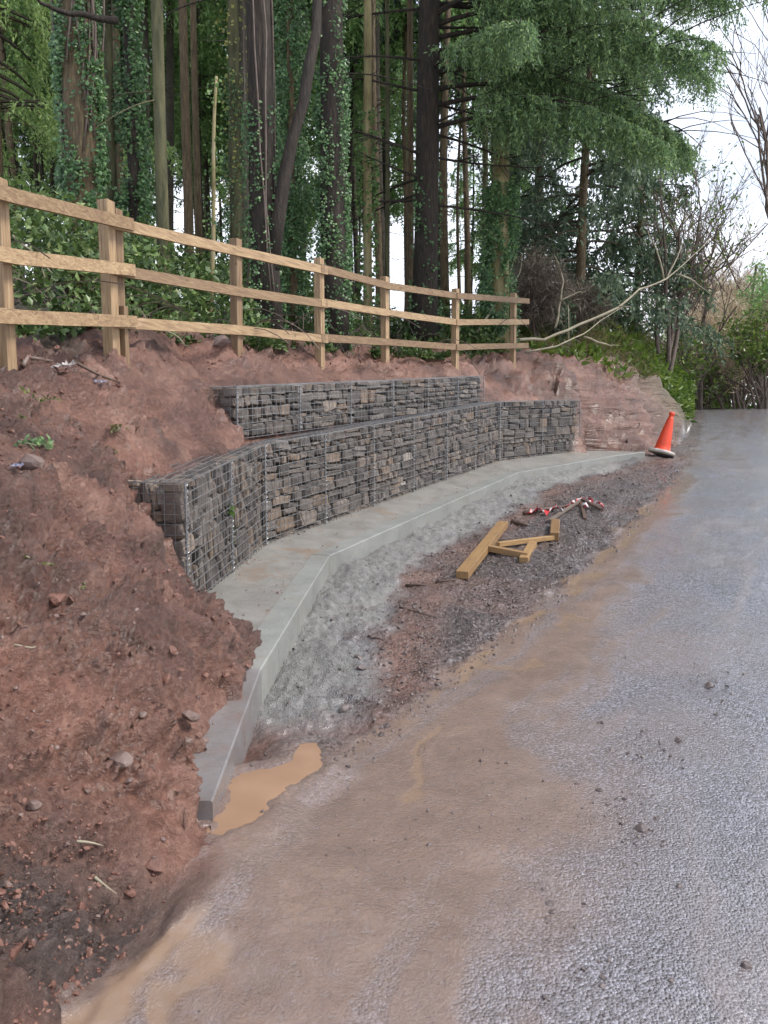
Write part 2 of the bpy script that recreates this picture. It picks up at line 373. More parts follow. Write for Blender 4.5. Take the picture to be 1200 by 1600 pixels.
M['bark_yellow'] = mat_simple('yellow_sunlit_bark', [(0.36, (0.123, 0.098, 0.040)), (0.55, (0.234, 0.197, 0.093)), (0.68, (0.296, 0.246, 0.156))], 5, (0.75, 0.95), 22, 0.8, 0.02, stretch=(1.368, 1.368, 0.277))  # yellow bark; for one trunk it also carries sunlight in its colour
M['bark_far'] = mat_simple('plantation_bark', [(0.3, (0.024, 0.021, 0.014)), (0.7, (0.069, 0.056, 0.035))], 5, (0.8, 0.95), 20, 0.8, 0.03)
M['twig'] = mat_simple('bare_twig', [(0.3, (0.078, 0.053, 0.043)), (0.7, (0.173, 0.133, 0.108))], 6, (0.7, 0.9), 30, 0.5, 0.01)
M['palewood'] = mat_simple('pale_branch', [(0.3, (0.192, 0.160, 0.104)), (0.7, (0.368, 0.328, 0.240))], 8, (0.6, 0.85), 30, 0.5, 0.01)
M['needle_hero'] = mat_leaf('fir_needle', [(0.0, (0.077, 0.136, 0.068)), (0.4, (0.137, 0.223, 0.101)), (0.75, (0.207, 0.327, 0.131)), (1.0, (0.312, 0.435, 0.144))], 0.55, 0.35)
M['needle_dark'] = mat_leaf('spruce_needle', [(0.0, (0.048, 0.080, 0.052)), (0.5, (0.091, 0.145, 0.085)), (1.0, (0.172, 0.230, 0.128))], 0.6, 0.3)
M['needle_mid'] = mat_leaf('plantation_needle', [(0.0, (0.113, 0.201, 0.071)), (0.5, (0.201, 0.347, 0.117)), (1.0, (0.354, 0.532, 0.178))], 0.6, 0.4)
M['needle_bright'] = mat_leaf('bright_needle', [(0.0, (0.167, 0.254, 0.095)), (0.5, (0.283, 0.414, 0.145)), (1.0, (0.451, 0.575, 0.204))], 0.55, 0.45)
M['ivy'] = mat_leaf('ivy_leaf', [(0.0, (0.034, 0.076, 0.026)), (0.5, (0.067, 0.142, 0.050)), (0.9, (0.124, 0.234, 0.081)), (1.0, (0.246, 0.383, 0.149))], 0.4, 0.25)
M['ivy_bright'] = mat_leaf('ivy_leaf_bright', [(0.0, (0.040, 0.088, 0.020)), (0.5, (0.088, 0.168, 0.036)), (1.0, (0.160, 0.256, 0.072))], 0.35, 0.35)
M['ivy_yellow'] = mat_leaf('yellow_leaf', [(0.0, (0.16, 0.19, 0.04)), (1.0, (0.38, 0.36, 0.10))], 0.4, 0.4)
M['scrub'] = mat_leaf('undergrowth_leaf', [(0.0, (0.039, 0.070, 0.023)), (0.5, (0.086, 0.143, 0.041)), (0.85, (0.155, 0.235, 0.069)), (1.0, (0.298, 0.343, 0.148))], 0.42, 0.28)
M['grass'] = mat_leaf('bank_grass', [(0.0, (0.097, 0.097, 0.037)), (0.4, (0.161, 0.169, 0.060)), (0.7, (0.217, 0.201, 0.089)), (1.0, (0.274, 0.209, 0.121))], 0.55, 0.35)
M['fern'] = mat_leaf('bank_green', [(0.0, (0.056, 0.108, 0.018)), (0.5, (0.114, 0.181, 0.030)), (1.0, (0.189, 0.255, 0.053))], 0.4, 0.35)
M['dead'] = mat_leaf('dead_twig_spray', [(0.0, (0.064, 0.051, 0.038)), (0.5, (0.127, 0.101, 0.079)), (1.0, (0.216, 0.185, 0.139))], 0.8, 0.1)
M['tan'] = mat_leaf('hazed_tan_twig_spray', [(0.0, (0.358, 0.269, 0.166)), (0.5, (0.581, 0.457, 0.314)), (1.0, (0.849, 0.692, 0.492))], 0.8, 0.15)  # tan twigs with distance haze put into the colour by raised paleness
M['orange'] = mat_flat('cone_orange', (0.680, 0.060, 0.018), 0.4, 0, 0.18, 6)
M['conebase'] = mat_flat('cone_base_rubber', (0.465, 0.427, 0.375), 0.6, 0, 0.35, 9)
M['red'] = mat_flat('tape_red', (0.510, 0.034, 0.043), 0.35, 0, 0.2, 20)
M['white'] = mat_flat('tape_white', (0.540, 0.495, 0.495), 0.35, 0, 0.15, 20)
M['plastic'] = mat_flat('pale_plastic', (0.413, 0.375, 0.352), 0.35, 0, 0.3, 12)
M['blue'] = mat_flat('blue_plastic', (0.200, 0.193, 0.265), 0.35, 0, 0.3, 12)

# ------------------------------------------------------------------ key lines of the place
E = lambda e: CZ+e
K = [at(332, 1252, 3.10), at(408, 1045, 4.45), at(515, 868, 7.2), at(810, 738, 12.0), at(960, 712, 14.6), at(1008, 706, 15.05)]
KH = [0.12, 0.26, 0.22, 0.19, 0.14, 0.10]              # height of the concrete edge above the verge
LINE = [(-2.6, -6.0), (-1.7, -2.0), (-1.25, 0.6), (-0.93, 2.16), (-0.715, 2.9)] + [(k.x, k.y) for k in K] + [(6.75, 17.6), (8.75, 22.0), (10.75, 27.0), (11.2, 33.0), (9.0, 42.0), (4.0, 60.0)]
LX = np.array([p[0] for p in LINE]); LY = np.array([p[1] for p in LINE])
def xline(y): return np.interp(y, LY, LX)
EDGE = [(-2.6, -6.0), (-1.7, -2.0), (-1.25, 0.6), (-0.93, 2.16), (-0.62, 2.95), (-0.36, 3.7), (0.19, 4.5), (1.17, 6.1), (2.5, 8.4), (4.4, 11.8), (6.2, 15.6), (7.7, 18.9), (9.3, 22.5), (11.1, 27.2), (11.6, 33.0), (9.4, 42.0), (4.4, 60)]
EX = np.array([p[0] for p in EDGE]); EY = np.array([p[1] for p in EDGE])
def xedge(y): return np.interp(y, EY, EX)
W = [at(288, 755, 5.6), at(413, 695, 7.5), at(781, 628, 13.0), at(906, 625, 14.9)]     # top front corners of the lower course
HL, HU = 1.0, 0.5
FPOST = [(10, 555, 5.5), (185, 553, 7.0), (370, 557, 8.7), (500, 562, 10.2), (602, 565, 12.0), (711, 570, 13.4), (801, 563, 15.3)]

road_pts = [(-.62, 2.95, E(-1.615)), (-.5, 2.75, E(-1.62)), (-.45, 3.4, E(-1.655)), (0, 0, E(-1.80)), (-1.3, .5, E(-1.80)), (-1.7, -2, E(-2.0)), (-.93, 2.16, E(-1.69)), (-.1, 3.2, E(-1.625)),
            (.2, 4.5, E(-1.575)), (1.17, 6.1, E(-1.42)), (2.5, 8.4, E(-1.15)), (4.4, 11.8, E(-.74)), (6, 15.5, E(-.34)), (9, 22, E(.33)), (12, 30, E(1.10)), (15, 30, E(1.12)), (19, 31, E(1.1)),
            (13, 36, E(.7)), (18, 38, E(.6)), (8, 46, E(-.6)), (16, 52, E(-1.5)), (2, -2, E(-1.95)), (2, 2.5, E(-1.66)), (4, 7, E(-1.22)), (8, 13, E(-.55)), (13, 22, E(.33)), (4, 2, E(-1.7)), (6, -2, E(-1.95)), (30, 40, E(1)), (30, 10, E(-.4)), (-3, -8, E(-2.5)), (20, -8, E(-2))]
road_pts += [(k.x, k.y, k.z-h) for k, h in zip(K[1:], KH[1:])]
road_pts += [(LX[i], LY[i], e) for i, e in ((11, E(-.12)), (12, E(.36)), (13, E(.88)))]
bank_px = [(0, 1400, 2.2), (0, 1200, 2.55), (0, 1000, 3.05), (0, 850, 3.6), (0, 700, 4.4), (0, 620, 5.0), (90, 1420, 2.42), (150, 1250, 2.75), (150, 1050, 3.2), (150, 900, 3.8), (150, 770, 4.8), (130, 660, 5.6), (120, 600, 6.1),
           (225, 1330, 2.78), (262, 1180, 3.05), (290, 1080, 3.45), (330, 1010, 4.0), (270, 930, 4.3), (240, 820, 5.0), (180, 768, 5.62), (235, 815, 5.5), (288, 900, 5.25), (335, 965, 5.35), (398, 1008, 4.90), (398, 1050, 4.42), (352, 1130, 3.8), (322, 1200, 3.42), (300, 1250, 3.12),
           (210, 700, 5.9), (290, 690, 6.6), (330, 612, 7.75), (345, 650, 7.5), (365, 690, 7.3), (260, 610, 7.1), (300, 585, 7.6)]
bank_pts = [tuple(at(*p)) for p in bank_px] + [tuple(at(*p)) for p in FPOST]
bank_pts += [(-.93, 2.16, E(-1.69)), (-.715, 2.9, E(-1.61)), (-1.25, .6, E(-1.78)), (-1.7, -2, E(-2.0)), (-2.6, -6, E(-2.3)), (-2.6, .6, E(-.4)), (-3.4, -2, E(0)), (-3.6, 2.2, E(.5)), (-4.2, 4.5, E(1.0)), (-5, -2, E(1)), (-6, 3, E(1.6)), (-5, -6, E(.8))]
# soil above the upper course, between it and the fence, and beyond the end of the wall
bank_px2 = [(420, 600, 8.2), (520, 592, 9.6), (600, 588, 10.9), (700, 585, 12.7), (755, 590, 13.5), (770, 606, 13.6), (800, 622, 14.1), (850, 622, 14.7), (905, 622, 15.3), (830, 592, 15.3), (900, 592, 16.2),
            (915, 702, 15.2), (915, 660, 15.6), (960, 660, 16.2), (960, 703, 15.9), (1005, 698, 16.4), (1000, 650, 17.0), (1040, 660, 18.0), (1045, 690, 17.6), (1062, 650, 20.2), (860, 563, 16.6), (920, 570, 17.4), (980, 586, 18.2), (1035, 612, 19.2), (1066, 632, 21.5), (1078, 640, 25.5),
            (860, 540, 19), (940, 540, 20.5), (1010, 560, 22), (1055, 590, 24.0)]
bank_pts += [tuple(at(*p)) for p in bank_px2]
bank_pts += [(LX[i], LY[i], e) for i, e in ((10, E(-.34)), (11, E(-.12)), (12, E(.36)), (13, E(.88)), (14, E(.9)), (15, E(0)), (16, E(-2)))]
bank_pts += [(-12, 10, E(3.0)), (-8, 16, E(3.3)), (-3, 20, E(3.0)), (2, 24, E(2.9)), (7, 27, E(2.7)), (-16, 25, E(3.6)), (-4, 34, E(3.4)), (4, 36, E(3)), (-20, 5, E(3.2)), (-12, -4, E(2.6)), (-25, 40, E(3.4)), (-6, 60, E(-1)), (-40, 70, E(-2)), (9, 36, E(2.2)), (-35, 10, E(3)), (-4, 9, E(1.35)), (-1.5, 12.5, E(1.6)), (1, 16, E(1.8)), (4, 20, E(2.3))]
road_f = TPS(road_pts); bank_f = TPS(bank_pts, 0.0008)

def inset_quad(P, n_, d0, d1, e0, e1):
    """footprint along wall segment P0-P1, between depths d0..d1 behind the face, shortened by e0/e1"""
    a = (P[1]-P[0]).normalized(); return [P[0]+a*e0+n_*d0, P[1]-a*e1+n_*d0, P[1]-a*e1+n_*d1, P[0]+a*e0+n_*d1]
def in_poly(x, y, poly):
    ins = np.zeros(x.shape, bool); k = len(poly); j = k-1
    for i in range(k):
        xi, yi, xj, yj = poly[i][0], poly[i][1], poly[j][0], poly[j][1]
        ins ^= ((yi > y) != (yj > y)) & (x < (xj-xi)*(y-yi)/(yj-yi+1e-12)+xi); j = i
    return ins
def flat(v): return Vector((v.x, v.y))
SEG = []
for i in range(3):
    a = (flat(W[i+1])-flat(W[i])); L = a.length; a.normalize(); SEG.append((flat(W[i]), a, Vector((-a.y, a.x)), L))
UO = flat(W[1]) + SEG[1][2]*0.25 - SEG[1][1]*0.11; UL = 6.3
def wall_z(i, s): return W[i].z + (W[i+1].z-W[i].z)*s/SEG[i][3]
U0z = at(370, 605, UO.y).z; U1 = UO + SEG[1][1]*UL; U1z = at(755, 588, U1.y).z
def slab_z(y):
    return np.interp(y, [3.1, 4.45, 7.2, 12.0, 14.6, 15.05], [k.z for k in K])
HEAPX = lambda y: np.interp(y, [2.9, 3.12, 3.42, 3.8, 4.42, 4.95, 5.42, 5.6], [-.80, -.80, -.79, -.80, -.765, -.87, -1.22, -1.5])

def ground_z(x, y, noisy=True):
    x = np.asarray(x, float); y = np.asarray(y, float)
    left = x < xline(y) - 0.07*((y > 3.05) & (y < 15.0))
    zr = road_f(x, y); zb = bank_f(x, y)
    # right-hand verge rises beyond the far edge of the lane
    off = x - xedge(y); zr = zr + 0.35*sstep(4.8, 6.5, off) + 0.9*sstep(6.5, 10, off)
    behind = sstep(0.0, 2.5, 5-y) if False else 0
    if noisy:
        # ragged soil on the bank
        xo, yo = x, y; x = np.where(left, x-.55*(zb-CZ), x); y = np.where(left, y+.75*(zb-CZ), y)
        wx = x + 0.06*fbm(x*3, y*3, 3, 40); wy = y + 0.06*fbm(x*3, y*3, 3, 50)
        d1, i1 = worley(wx*7, wy*7, 1); d2, i2 = worley(wx*17, wy*17, 2); d3, _ = worley(wx*38, wy*38, 6)
        rough = 0.10 + 0.90*sstep(-.25, .45, fbm(x*1.4, y*1.4, 3, 3))
        d0, i0 = worley(wx*3.1+.3*wy, wy*3.1, 14)
        sc_ = 1 + 0.5*sstep(6, 14, y)
        nb = 0.085*fbm(x*1.6, y*1.6, 4, 4) + 0.16*np.maximum(0.5-d0, -.08)*(i0-.25) - 0.05*np.abs(fbm(wx*2.4, wy*2.4, 4, 17)) + sc_*rough*(0.15*np.maximum(0.55-d1, -.05)*(0.2+i1) + 0.11*np.maximum(0.5-d2, -.08)*(0.15+i2)) + 0.045*np.maximum(0.5-d3, -.1)*(.1+rough) + 0.030*fbm(wx*6, wy*6, 4, 7)
        x, y = xo, yo
        near = np.exp(-((x+1.0)**2+(y-2.3)**2)/0.8)           # churned, darker mud at the foot of the bank
        nb = nb + near*(0.03*fbm(wx*7, wy*7, 3, 12) + 0.05*(0.5-d2))
        lay = sstep(14.6, 15.6, y)*sstep(2.6, 3.6, x)*sstep(24, 20, y)        # bedded red marl in the cutting
        nb = nb*(1-0.3*lay) + lay*(0.05*fbm(x*1.2, zb*7, 3, 21) + 0.11*fbm(wx*2.2, wy*2.2, 4, 22, .6) + .06*(.45-d1))
        fade = np.where(y > 2.95, 1.0, sstep(-0.05, 0.25, xline(y)-x))
        zb = zb + nb*fade
        verge = sstep(0.03, -0.08, x-xedge(y))
        nr = 0.010*fbm(x*2.2, y*2.2, 3, 30) + verge*(0.024*fbm(x*6, y*6, 4, 31) + 0.018*(0.5-d2)+0.008*(0.5-d3))
        slm = sstep(0.9, 0.25, x-xline(y))*sstep(3.9, 4.7, y)*sstep(15.2, 14, y)
        nr = nr + slm*(0.020*fbm(wx*5, wy*5, 5, 33, .65) + 0.014*(0.45-d1) + 0.022*(0.45-d2) + 0.012*(0.45-d3) + 0.055*(sstep(0.65, 0.0, x-xline(y))))
        mudr = sstep(1.4, 0, x-xedge(y))*sstep(5, 3, y)
        nr = nr + mudr*0.010*fbm(x*5+y*2, y*3, 4, 35)
        # small mud patches dropped on the lane
        zr = zr + nr
    # under the footing and inside the gabions the ground stays below them
    sl = slab_z(y)
    on_slab = left & (x > xline(y)-0.9) & (x > HEAPX(y)+0.0) & (y > 2.95) & (y < 15.3)
    hx = HEAPX(y)+.05*fbm(x*7, y*7, 3, 23)
    zb = np.where(left & (x > xline(y)-0.9) & (y > 2.95) & (y < 5.7), np.minimum(zb, sl-0.09+3.0*np.clip(hx-x+.05, 0, 1)), zb)
    on_slab = on_slab & (y >= 5.7)
    zb = np.where(on_slab, np.minimum(zb, sl-0.09), zb)
    for i in range(3):
        o, a, n_, L = SEG[i]
        ds = (x-o.x)*a.x+(y-o.y)*a.y; dn = (x-o.x)*n_.x+(y-o.y)*n_.y
        e0 = 0.06 if i == 0 else -0.6
        m = (ds > e0) & (ds < L-(0.08 if i == 2 else -0.6)) & (dn > -1.3 if i else dn > -0.9) & (dn < 0.12) & left & (x > HEAPX(y)-0.02)
        zb = np.where(m, np.minimum(zb, sl-0.09), zb)
        m = (ds > e0) & (ds < L-(0.08 if i == 2 else -0.3)) & (dn >= 0.12) & (dn < (0.20 if i == 0 else 0.80 if i == 2 else 0.3))
        if i == 1: m &= ds > 0.12
        top = wall_z(i, np.clip(ds, 0, L))
        zb = np.where(m, np.minimum(zb, top-0.05-0.55*sstep(0.3, 0.12, dn)+(1.1*np.clip(dn-.28, 0, 1) if i == 2 else 0)), zb)
    a, n_ = SEG[1][1], SEG[1][2]
    ds = (x-UO.x)*a.x+(y-UO.y)*a.y; dn = (x-UO.x)*n_.x+(y-UO.y)*n_.y
    m = (ds > 0.05) & (ds < UL-0.06) & (dn > -0.3) & (dn < 0.5)
    ut = U0z + (U1z-U0z)*ds/UL
    zb = np.where(m, np.minimum(zb, ut-0.04-0.5*sstep(0.2, 0.1, dn)+1.0*np.clip(dn-.16, 0, 1)), zb)
    wj = sstep(-0.16, 0.12, x-xline(y) + 0.05*fbm(x*5, y*5, 3, 44))
    zj = zb*(1-wj)+zr*wj
    z = np.where(y < 2.95, zj, np.where(left, zb, zr))
    sdp = poly_sd(x, y, PUD); wp = sstep(0.22, 0.03, sdp)*(~left | (y < 2.95))
    zp = PUDZ + np.clip(sdp*0.35, -0.03, 0.012) + (0.008*fbm(x*14, y*14, 3, 45) if noisy else 0)
    return z*(1-wp) + zp*wp
PUDZ = E(-1.612)
def _lvl(px, py):
    p1 = at(px, py, 1.0); k = (PUDZ-CZ)/(p1.z-CZ); return (p1.x*k, k)
PUD = [_lvl(*p) for p in [(328, 1300), (350, 1262), (372, 1208), (430, 1198), (458, 1186), (466, 1162), (494, 1160), (498, 1180), (506, 1198), (470, 1222), (430, 1240), (412, 1275), (376, 1290), (348, 1306)]]
def poly_sd(x, y, poly):
    d = np.full(np.shape(x), 1e9)
    for i in range(len(poly)):
        ax, ay = poly[i]; bx, by = poly[(i+1) % len(poly)]; ex, ey = bx-ax, by-ay
        t = np.clip(((x-ax)*ex+(y-ay)*ey)/(ex*ex+ey*ey), 0, 1); d = np.minimum(d, np.hypot(x-ax-t*ex, y-ay-t*ey))
    return np.where(in_poly(x, y, poly), -d, d)
def gz(x, y): return float(ground_z(np.array([x]), np.array([y]))[0])
def on_ground(px, py, lo=1.5, hi=60):
    """where the sight line through a photo pixel meets the ground"""
    ys = np.exp(np.linspace(math.log(lo), math.log(hi), 900)); p1 = at(px, py, 1.0)
    zz = CZ + (p1.z-CZ)*ys; xx = p1.x*ys
    g = ground_z(xx, ys); k = np.argmax(g >= zz)
    return Vector((xx[k], ys[k], g[k]))

# ------------------------------------------------------------------ the ground: one sheet, split into its surfaces
def build_ground():
    th = np.r_[np.arange(-1.25, -.56, 0.02), np.arange(-.56, .52, 0.0031), np.arange(.52, 1.06, .02)]; inner = []
    rr = 0.9*np.exp(np.r_[np.arange(0, math.log(1.8/.9), .012), np.arange(math.log(1.8/.9), math.log(9/.9), 0.0036), np.arange(math.log(9/.9), math.log(26/0.9), .006)]); rr = np.r_[rr, 26*np.exp(np.arange(0.02, math.log(300/26), 0.03))]
    TH, RR = np.meshgrid(th, rr); X = RR*np.sin(TH); Y = RR*np.cos(TH)
    sh = X.shape; x = X.ravel(); y = Y.ravel()
    z = ground_z(x, y)
    far = sstep(45, 90, np.hypot(x, y)); z = z*(1-far) + far*(-3.0)
    left = x < xline(y) - 0.07*((y > 3.05) & (y < 15.0)) + np.where(y < 3.0, .07*fbm(x*4, y*4, 4, 65), 0)
    off = x-xedge(y); dk = x-xline(y)
    wob = 0.10*fbm(x*3, y*3, 4, 60); wob2 = fbm(x*1.2, y*1.2, 4, 61)
    soil = np.where(left, 1.0, 0.0)
    # forest floor begins behind the fence
    fx = np.array([at(*p).x for p in FPOST]); fy = np.array([p[2] for p in FPOST])
    fy2 = np.r_[-6, 3, fy, 17, 24, 40]; fx2 = np.r_[-4.2, -3.1, fx, 4.2, 9.0, 12]
    behind = np.interp(y, fy2, fx2)-0.35 - x
    litter = sstep(0.0, 0.9, behind+0.5*wob2+wob)
    bushy = sstep(2.6, 4.0, x)*sstep(16, 17.5, y + 0.3*wob2)*sstep(20.5, 26, y+x*0.6)
    grass = np.where(left, np.maximum(bushy*sstep(.75, .2, litter), 0), sstep(4.6, 5.4, off+wob*2))
    litter = np.where(left, litter, 0)
    verge = np.where(left, 0, sstep(0.10, -0.06, off+wob*1.3))
    slur = np.where(left, 0, sstep(0.66, 0.36, dk*0.9+wob*2.0)*sstep(3.75, 4.7, y+wob)*sstep(15.4, 13.5, y))
    mudw = np.interp(y, [1, 2.2, 3.2, 4.5, 6, 8.4, 11.8, 14, 20], [1.9, 1.8, 1.6, 1.25, 1.1, 0.7, 0.5, 0.35, .2])
    mud = np.where(left, 0, sstep(1.0, 0.35, (off+wob*1.8)/mudw)*sstep(-0.35, 0.02, off+wob)*sstep(22, 11, y))
    al = x*.42+y*.9; strk = fbm(off*5.5+.6*wob2, al*.55, 4, 66)
    mud = np.clip(mud*(0.9+0.6*strk), 0, 1)
    mud = np.maximum(mud, np.where(left, 0, (.8+.2*strk)*sstep(4.6, 3.2, y)*sstep(1.9, .7, off+.5*wob2)))
    mud = np.maximum(mud, np.where(left, 0, 0.45*sstep(.1, .7, strk)*sstep(4.0, .5, off)))
    mud = np.maximum(mud, np.where(left, 0, 0.35*sstep(0.1, 0.9, wob2)*sstep(3.5, 0, off)))
    # spilled mud on the kerbside near the puddle
    mud = np.maximum(mud, np.where(left, 0, sstep(4.3, 3.7, y)*sstep(0.5, 0.1, off)*0.6))
    mud = np.clip(mud*1.3, 0, 1)
    sw = fbm(al*2.2, off*1.5, 3, 68); strm = np.where(left, 0, sstep(.11, .03, np.abs(off-.10+.10*fbm(x*2.4, y*2.4, 4, 67)))*sstep(-.35, .1, sw)*sstep(13, 10, y)*(sstep(4.0, 4.5, y)+sstep(3.0, 2.7, y)))
    strm = np.maximum(strm, np.where(left, 0, .75*sstep(.06, .02, np.abs(off-.42+.25*fbm(x*1.8, y*1.8, 4, 69)))*sstep(0, .3, sw)*sstep(9, 6, y)))
    pz = sstep(.22, .03, poly_sd(x, y, PUD)); mud = np.maximum(mud, np.where(left, 0, pz*.9))
    grav = verge*(1-slur)*sstep(3.3, 4.1, y+wob*2)
    soilr = verge*(1-slur)*(sstep(4.6, 3.6, y+wob*3)*0.8 + 0.30*sstep(-.1, .6, wob2) + 0.45*sstep(0.35, 0.1, abs(dk-0.85)))
    soil = np.where(left, 1.0, np.clip(soilr, 0, 1)*(1-.8*pz))
    foot = sstep(0.62, 0.18, np.hypot((x+1.0)*1.0, (y-2.3)*1.15)+0.22*wob2+wob)
    bed = sstep(14.4, 15.4, y)*sstep(2.4, 3.4, x)*sstep(25, 21, y)*left
    at_ = dict(dark=np.where(left, foot, foot*.6), bed=bed, soil=soil, slurry=slur, mud=mud, gravel=grav, litter=litter, wet=strm, grass=grass)
    nr, nc = sh; idx = np.arange(nr*nc).reshape(sh)
    F = np.stack([idx[:-1, :-1], idx[:-1, 1:], idx[1:, 1:], idx[1:, :-1]], -1).reshape(-1, 4)
    def fc(a): return a[F].mean(1)
    fl = left[F].sum(1) >= 2
    cls = np.where(fl, np.where(fc(litter) > 0.5, 3, 2), np.where(fc(off) > 5.0, 4, np.where(fc(verge) > 0.5, 1, 0)))
    e_ = .02; g0 = bank_f(x, y); gx = np.clip((bank_f(x+e_, y)-g0)/e_, -2.5, 2.5); gy = np.clip((bank_f(x, y+e_)-g0)/e_, -2.5, 2.5)
    zs_ = ground_z(x, y, False); dz = np.where(left & (np.hypot(x, y) < 40) & (np.abs(z-zs_) < .25), z-zs_, 0); q = 1/np.sqrt(1+gx*gx+gy*gy)
    V = np.c_[x-gx*q*dz, y-gy*q*dz, z-dz+q*dz]
    for c, nm, lb in ((0, 'road', 'wet muddy asphalt lane climbing to the right'), (1, 'gravel_verge', 'gravel and pale concrete slurry strip beside the kerb'), (2, 'soil_bank', 'bare red soil bank'), (3, 'forest_floor', 'leaf litter under the trees behind the fence'), (4, 'grass_verge', 'grass verge on the far side of the lane')):
        f = F[cls == c]; used = np.unique(f); mp_ = np.full(len(V), -1); mp_[used] = np.arange(len(used))
        me = mesh_np(nm, V[used], mp_[f], True, {k: v[used] for k, v in at_.items()})
        tag(link(nm, me, M['ground']), lb, None, None, 'structure')
build_ground()

# ------------------------------------------------------------------ puddles
def puddle(label):
    cx = sum(p[0] for p in PUD)/len(PUD); cy = sum(p[1] for p in PUD)/len(PUD); gx, gy = np.meshgrid(np.linspace(cx-.6, cx+.6, 120), np.linspace(cy-.8, cy+.8, 160))
    sd_ = poly_sd(gx.ravel(), gy.ravel(), PUD); idx = np.arange(gx.size).reshape(gx.shape)
    F = np.stack([idx[:-1, :-1], idx[:-1, 1:], idx[1:, 1:], idx[1:, :-1]], -1).reshape(-1, 4)
    xs = gx.ravel(); F = F[(sd_[F].max(1) < .045) & (xs[F].min(1) > -0.74)]
    V = np.c_[gx.ravel(), gy.ravel(), np.full(gx.size, PUDZ)]; u = np.unique(F); mp_ = np.full(len(V), -1); mp_[u] = np.arange(len(u))
    tag(link('puddle', mesh_np('puddle', V[u], mp_[F]), M['puddle']), label, None, None, 'structure')
puddle('orange muddy puddle against the near end of the kerb')

# ------------------------------------------------------------------ concrete footing with its kerb edge
INNER = [K[0]+Vector((-.34, .0, -.01)), Vector((-1.35, 4.6, K[1].z)), Vector((W[0].x-.12, 5.6, slab_z(5.6)-.005)), Vector((W[1].x-.10, 7.55, W[1].z-HL+.03)), Vector((W[2].x-.1, 13.1, W[2].z-HL+.03)), Vector((W[3].x+.02, 15.0, W[3].z-HL+.03)), Vector((4.9, 15.55, K[5].z))]
OUT2 = [K[0], K[1], K[1].lerp(K[2], (5.6-4.45)/2.75), K[2], K[3], K[4], K[5]]
foot = empty('concrete_footing', K[2]-Vector((0, 0, .3)), 'pale bent concrete footing with a raised kerb face in front of the gabions', 'footing')
KW = 0.19
def side_norm(i):
    a = OUT2[max(i-1, 0)]; b = OUT2[min(i+1, len(OUT2)-1)]; t = (flat(b)-flat(a)).normalized(); return Vector((-t.y, t.x, 0))
def build_footing():
    mid = [o + side_norm(i)*KW for i, o in enumerate(OUT2)]
    mb = MB(foot.location); T = Vector((0, 0, .5)); k = 0
    # slab behind the kerb beam, subdivided and very slightly uneven
    rows = []
    for i in range(len(OUT2)-1):
        n_ = 10
        for q in range(n_ + (1 if i == len(OUT2)-2 else 0)):
            t = q/n_; a = mid[i].lerp(mid[i+1], t)+side_norm(i).lerp(side_norm(i+1), t)*0.004-Vector((0, 0, .006)); b = INNER[i].lerp(INNER[i+1], t)
            rows.append([a.lerp(b, c/4)+Vector((0, 0, random.uniform(-.003, .003))) for c in range(5)])
    for r in rows:
        for p in r: mb.v.append(p-mb.o)
        mb.v.append(r[-1]-T-mb.o); mb.v.append(r[0]-T-mb.o)
    for i in range(len(rows)-1):
        for j in range(7): mb.f.append((i*7+j, i*7+(j+1) % 7, (i+1)*7+(j+1) % 7, (i+1)*7+j))
    mb.f.append(tuple(range(7))); mb.f.append(tuple((len(rows)-1)*7+j for j in range(7)))
    mb.build('slab', M['slab'], foot)
    # kerb beam, cast in lengths
    pts = []
    for i in range(len(OUT2)-1):
        if i == 2: continue
        L = (OUT2[i+1]-OUT2[i]).length
    chain = [(0, 0, 1), (1, 0, .42), (1, .42, 1), (2, 0, 1), (3, 0, .26), (3, .26, .5), (3, .5, .76), (3, .76, 1), (4, 0, .5), (4, .5, 1), (5, 0, 1)]
    for (i, t0, t1) in chain:
        mb = MB(foot.location); g = 0.0015
        rows = []
        L = (OUT2[i+1]-OUT2[i]).length
        for q in range(7):
            t = t0+g/L + (t1-t0-2*g/L)*q/6
            o = OUT2[i].lerp(OUT2[i+1], t); m_ = mid[i].lerp(mid[i+1], t); nn = (m_-o).normalized()
            ch = 0.008; jz = random.uniform(-.0015, .0015)
            rows.append([o+Vector((0, 0, -ch+jz)), o+nn*ch+Vector((0, 0, jz)), m_+Vector((0, 0, jz)), m_-T, o-T])
        for r in rows: mb.v += [p-mb.o for p in r]
        for a in range(6):
            for j in range(5): mb.f.append((a*5+j, a*5+(j+1) % 5, (a+1)*5+(j+1) % 5, (a+1)*5+j))
        mb.f.append((0, 1, 2, 3, 4)); mb.f.append(tuple(30+j for j in range(5)))
        o = mb.build('kerb_segment', M['kerbwet'] if i == 0 else M['kerb'], foot)
        if i == 0: o['label'] = 'wet dirty kerb length at the near end'
build_footing()

# ------------------------------------------------------------------ gabion wall
def stone_mesh(k):
    r = random.Random(100+k); bm = bmesh.new(); bmesh.ops.create_cube(bm, size=1)
    for v in bm.verts:
        v.co.x *= r.uniform(.78, 1.0); v.co.z *= r.uniform(.74, 1.0); v.co.y *= r.uniform(.8, 1)
        v.co += Vector((r.uniform(-.06, .06), r.uniform(-.05, .05), r.uniform(-.07, .07)))
    bmesh.ops.bevel(bm, geom=bm.edges[:], offset=r.uniform(.07, .13), segments=1, affect='EDGES')
    for v in bm.verts: v.co += Vector((r.uniform(-.025, .025), r.uniform(-.04, .04), r.uniform(-.035, .035)))
    bmesh.ops.recalc_face_normals(bm, faces=bm.faces[:])
    me = bpy.data.meshes.new('stone'); bm.to_mesh(me); bm.free(); me.materials.append(M['stone']); return me
STONES = [stone_mesh(k) for k in range(14)]

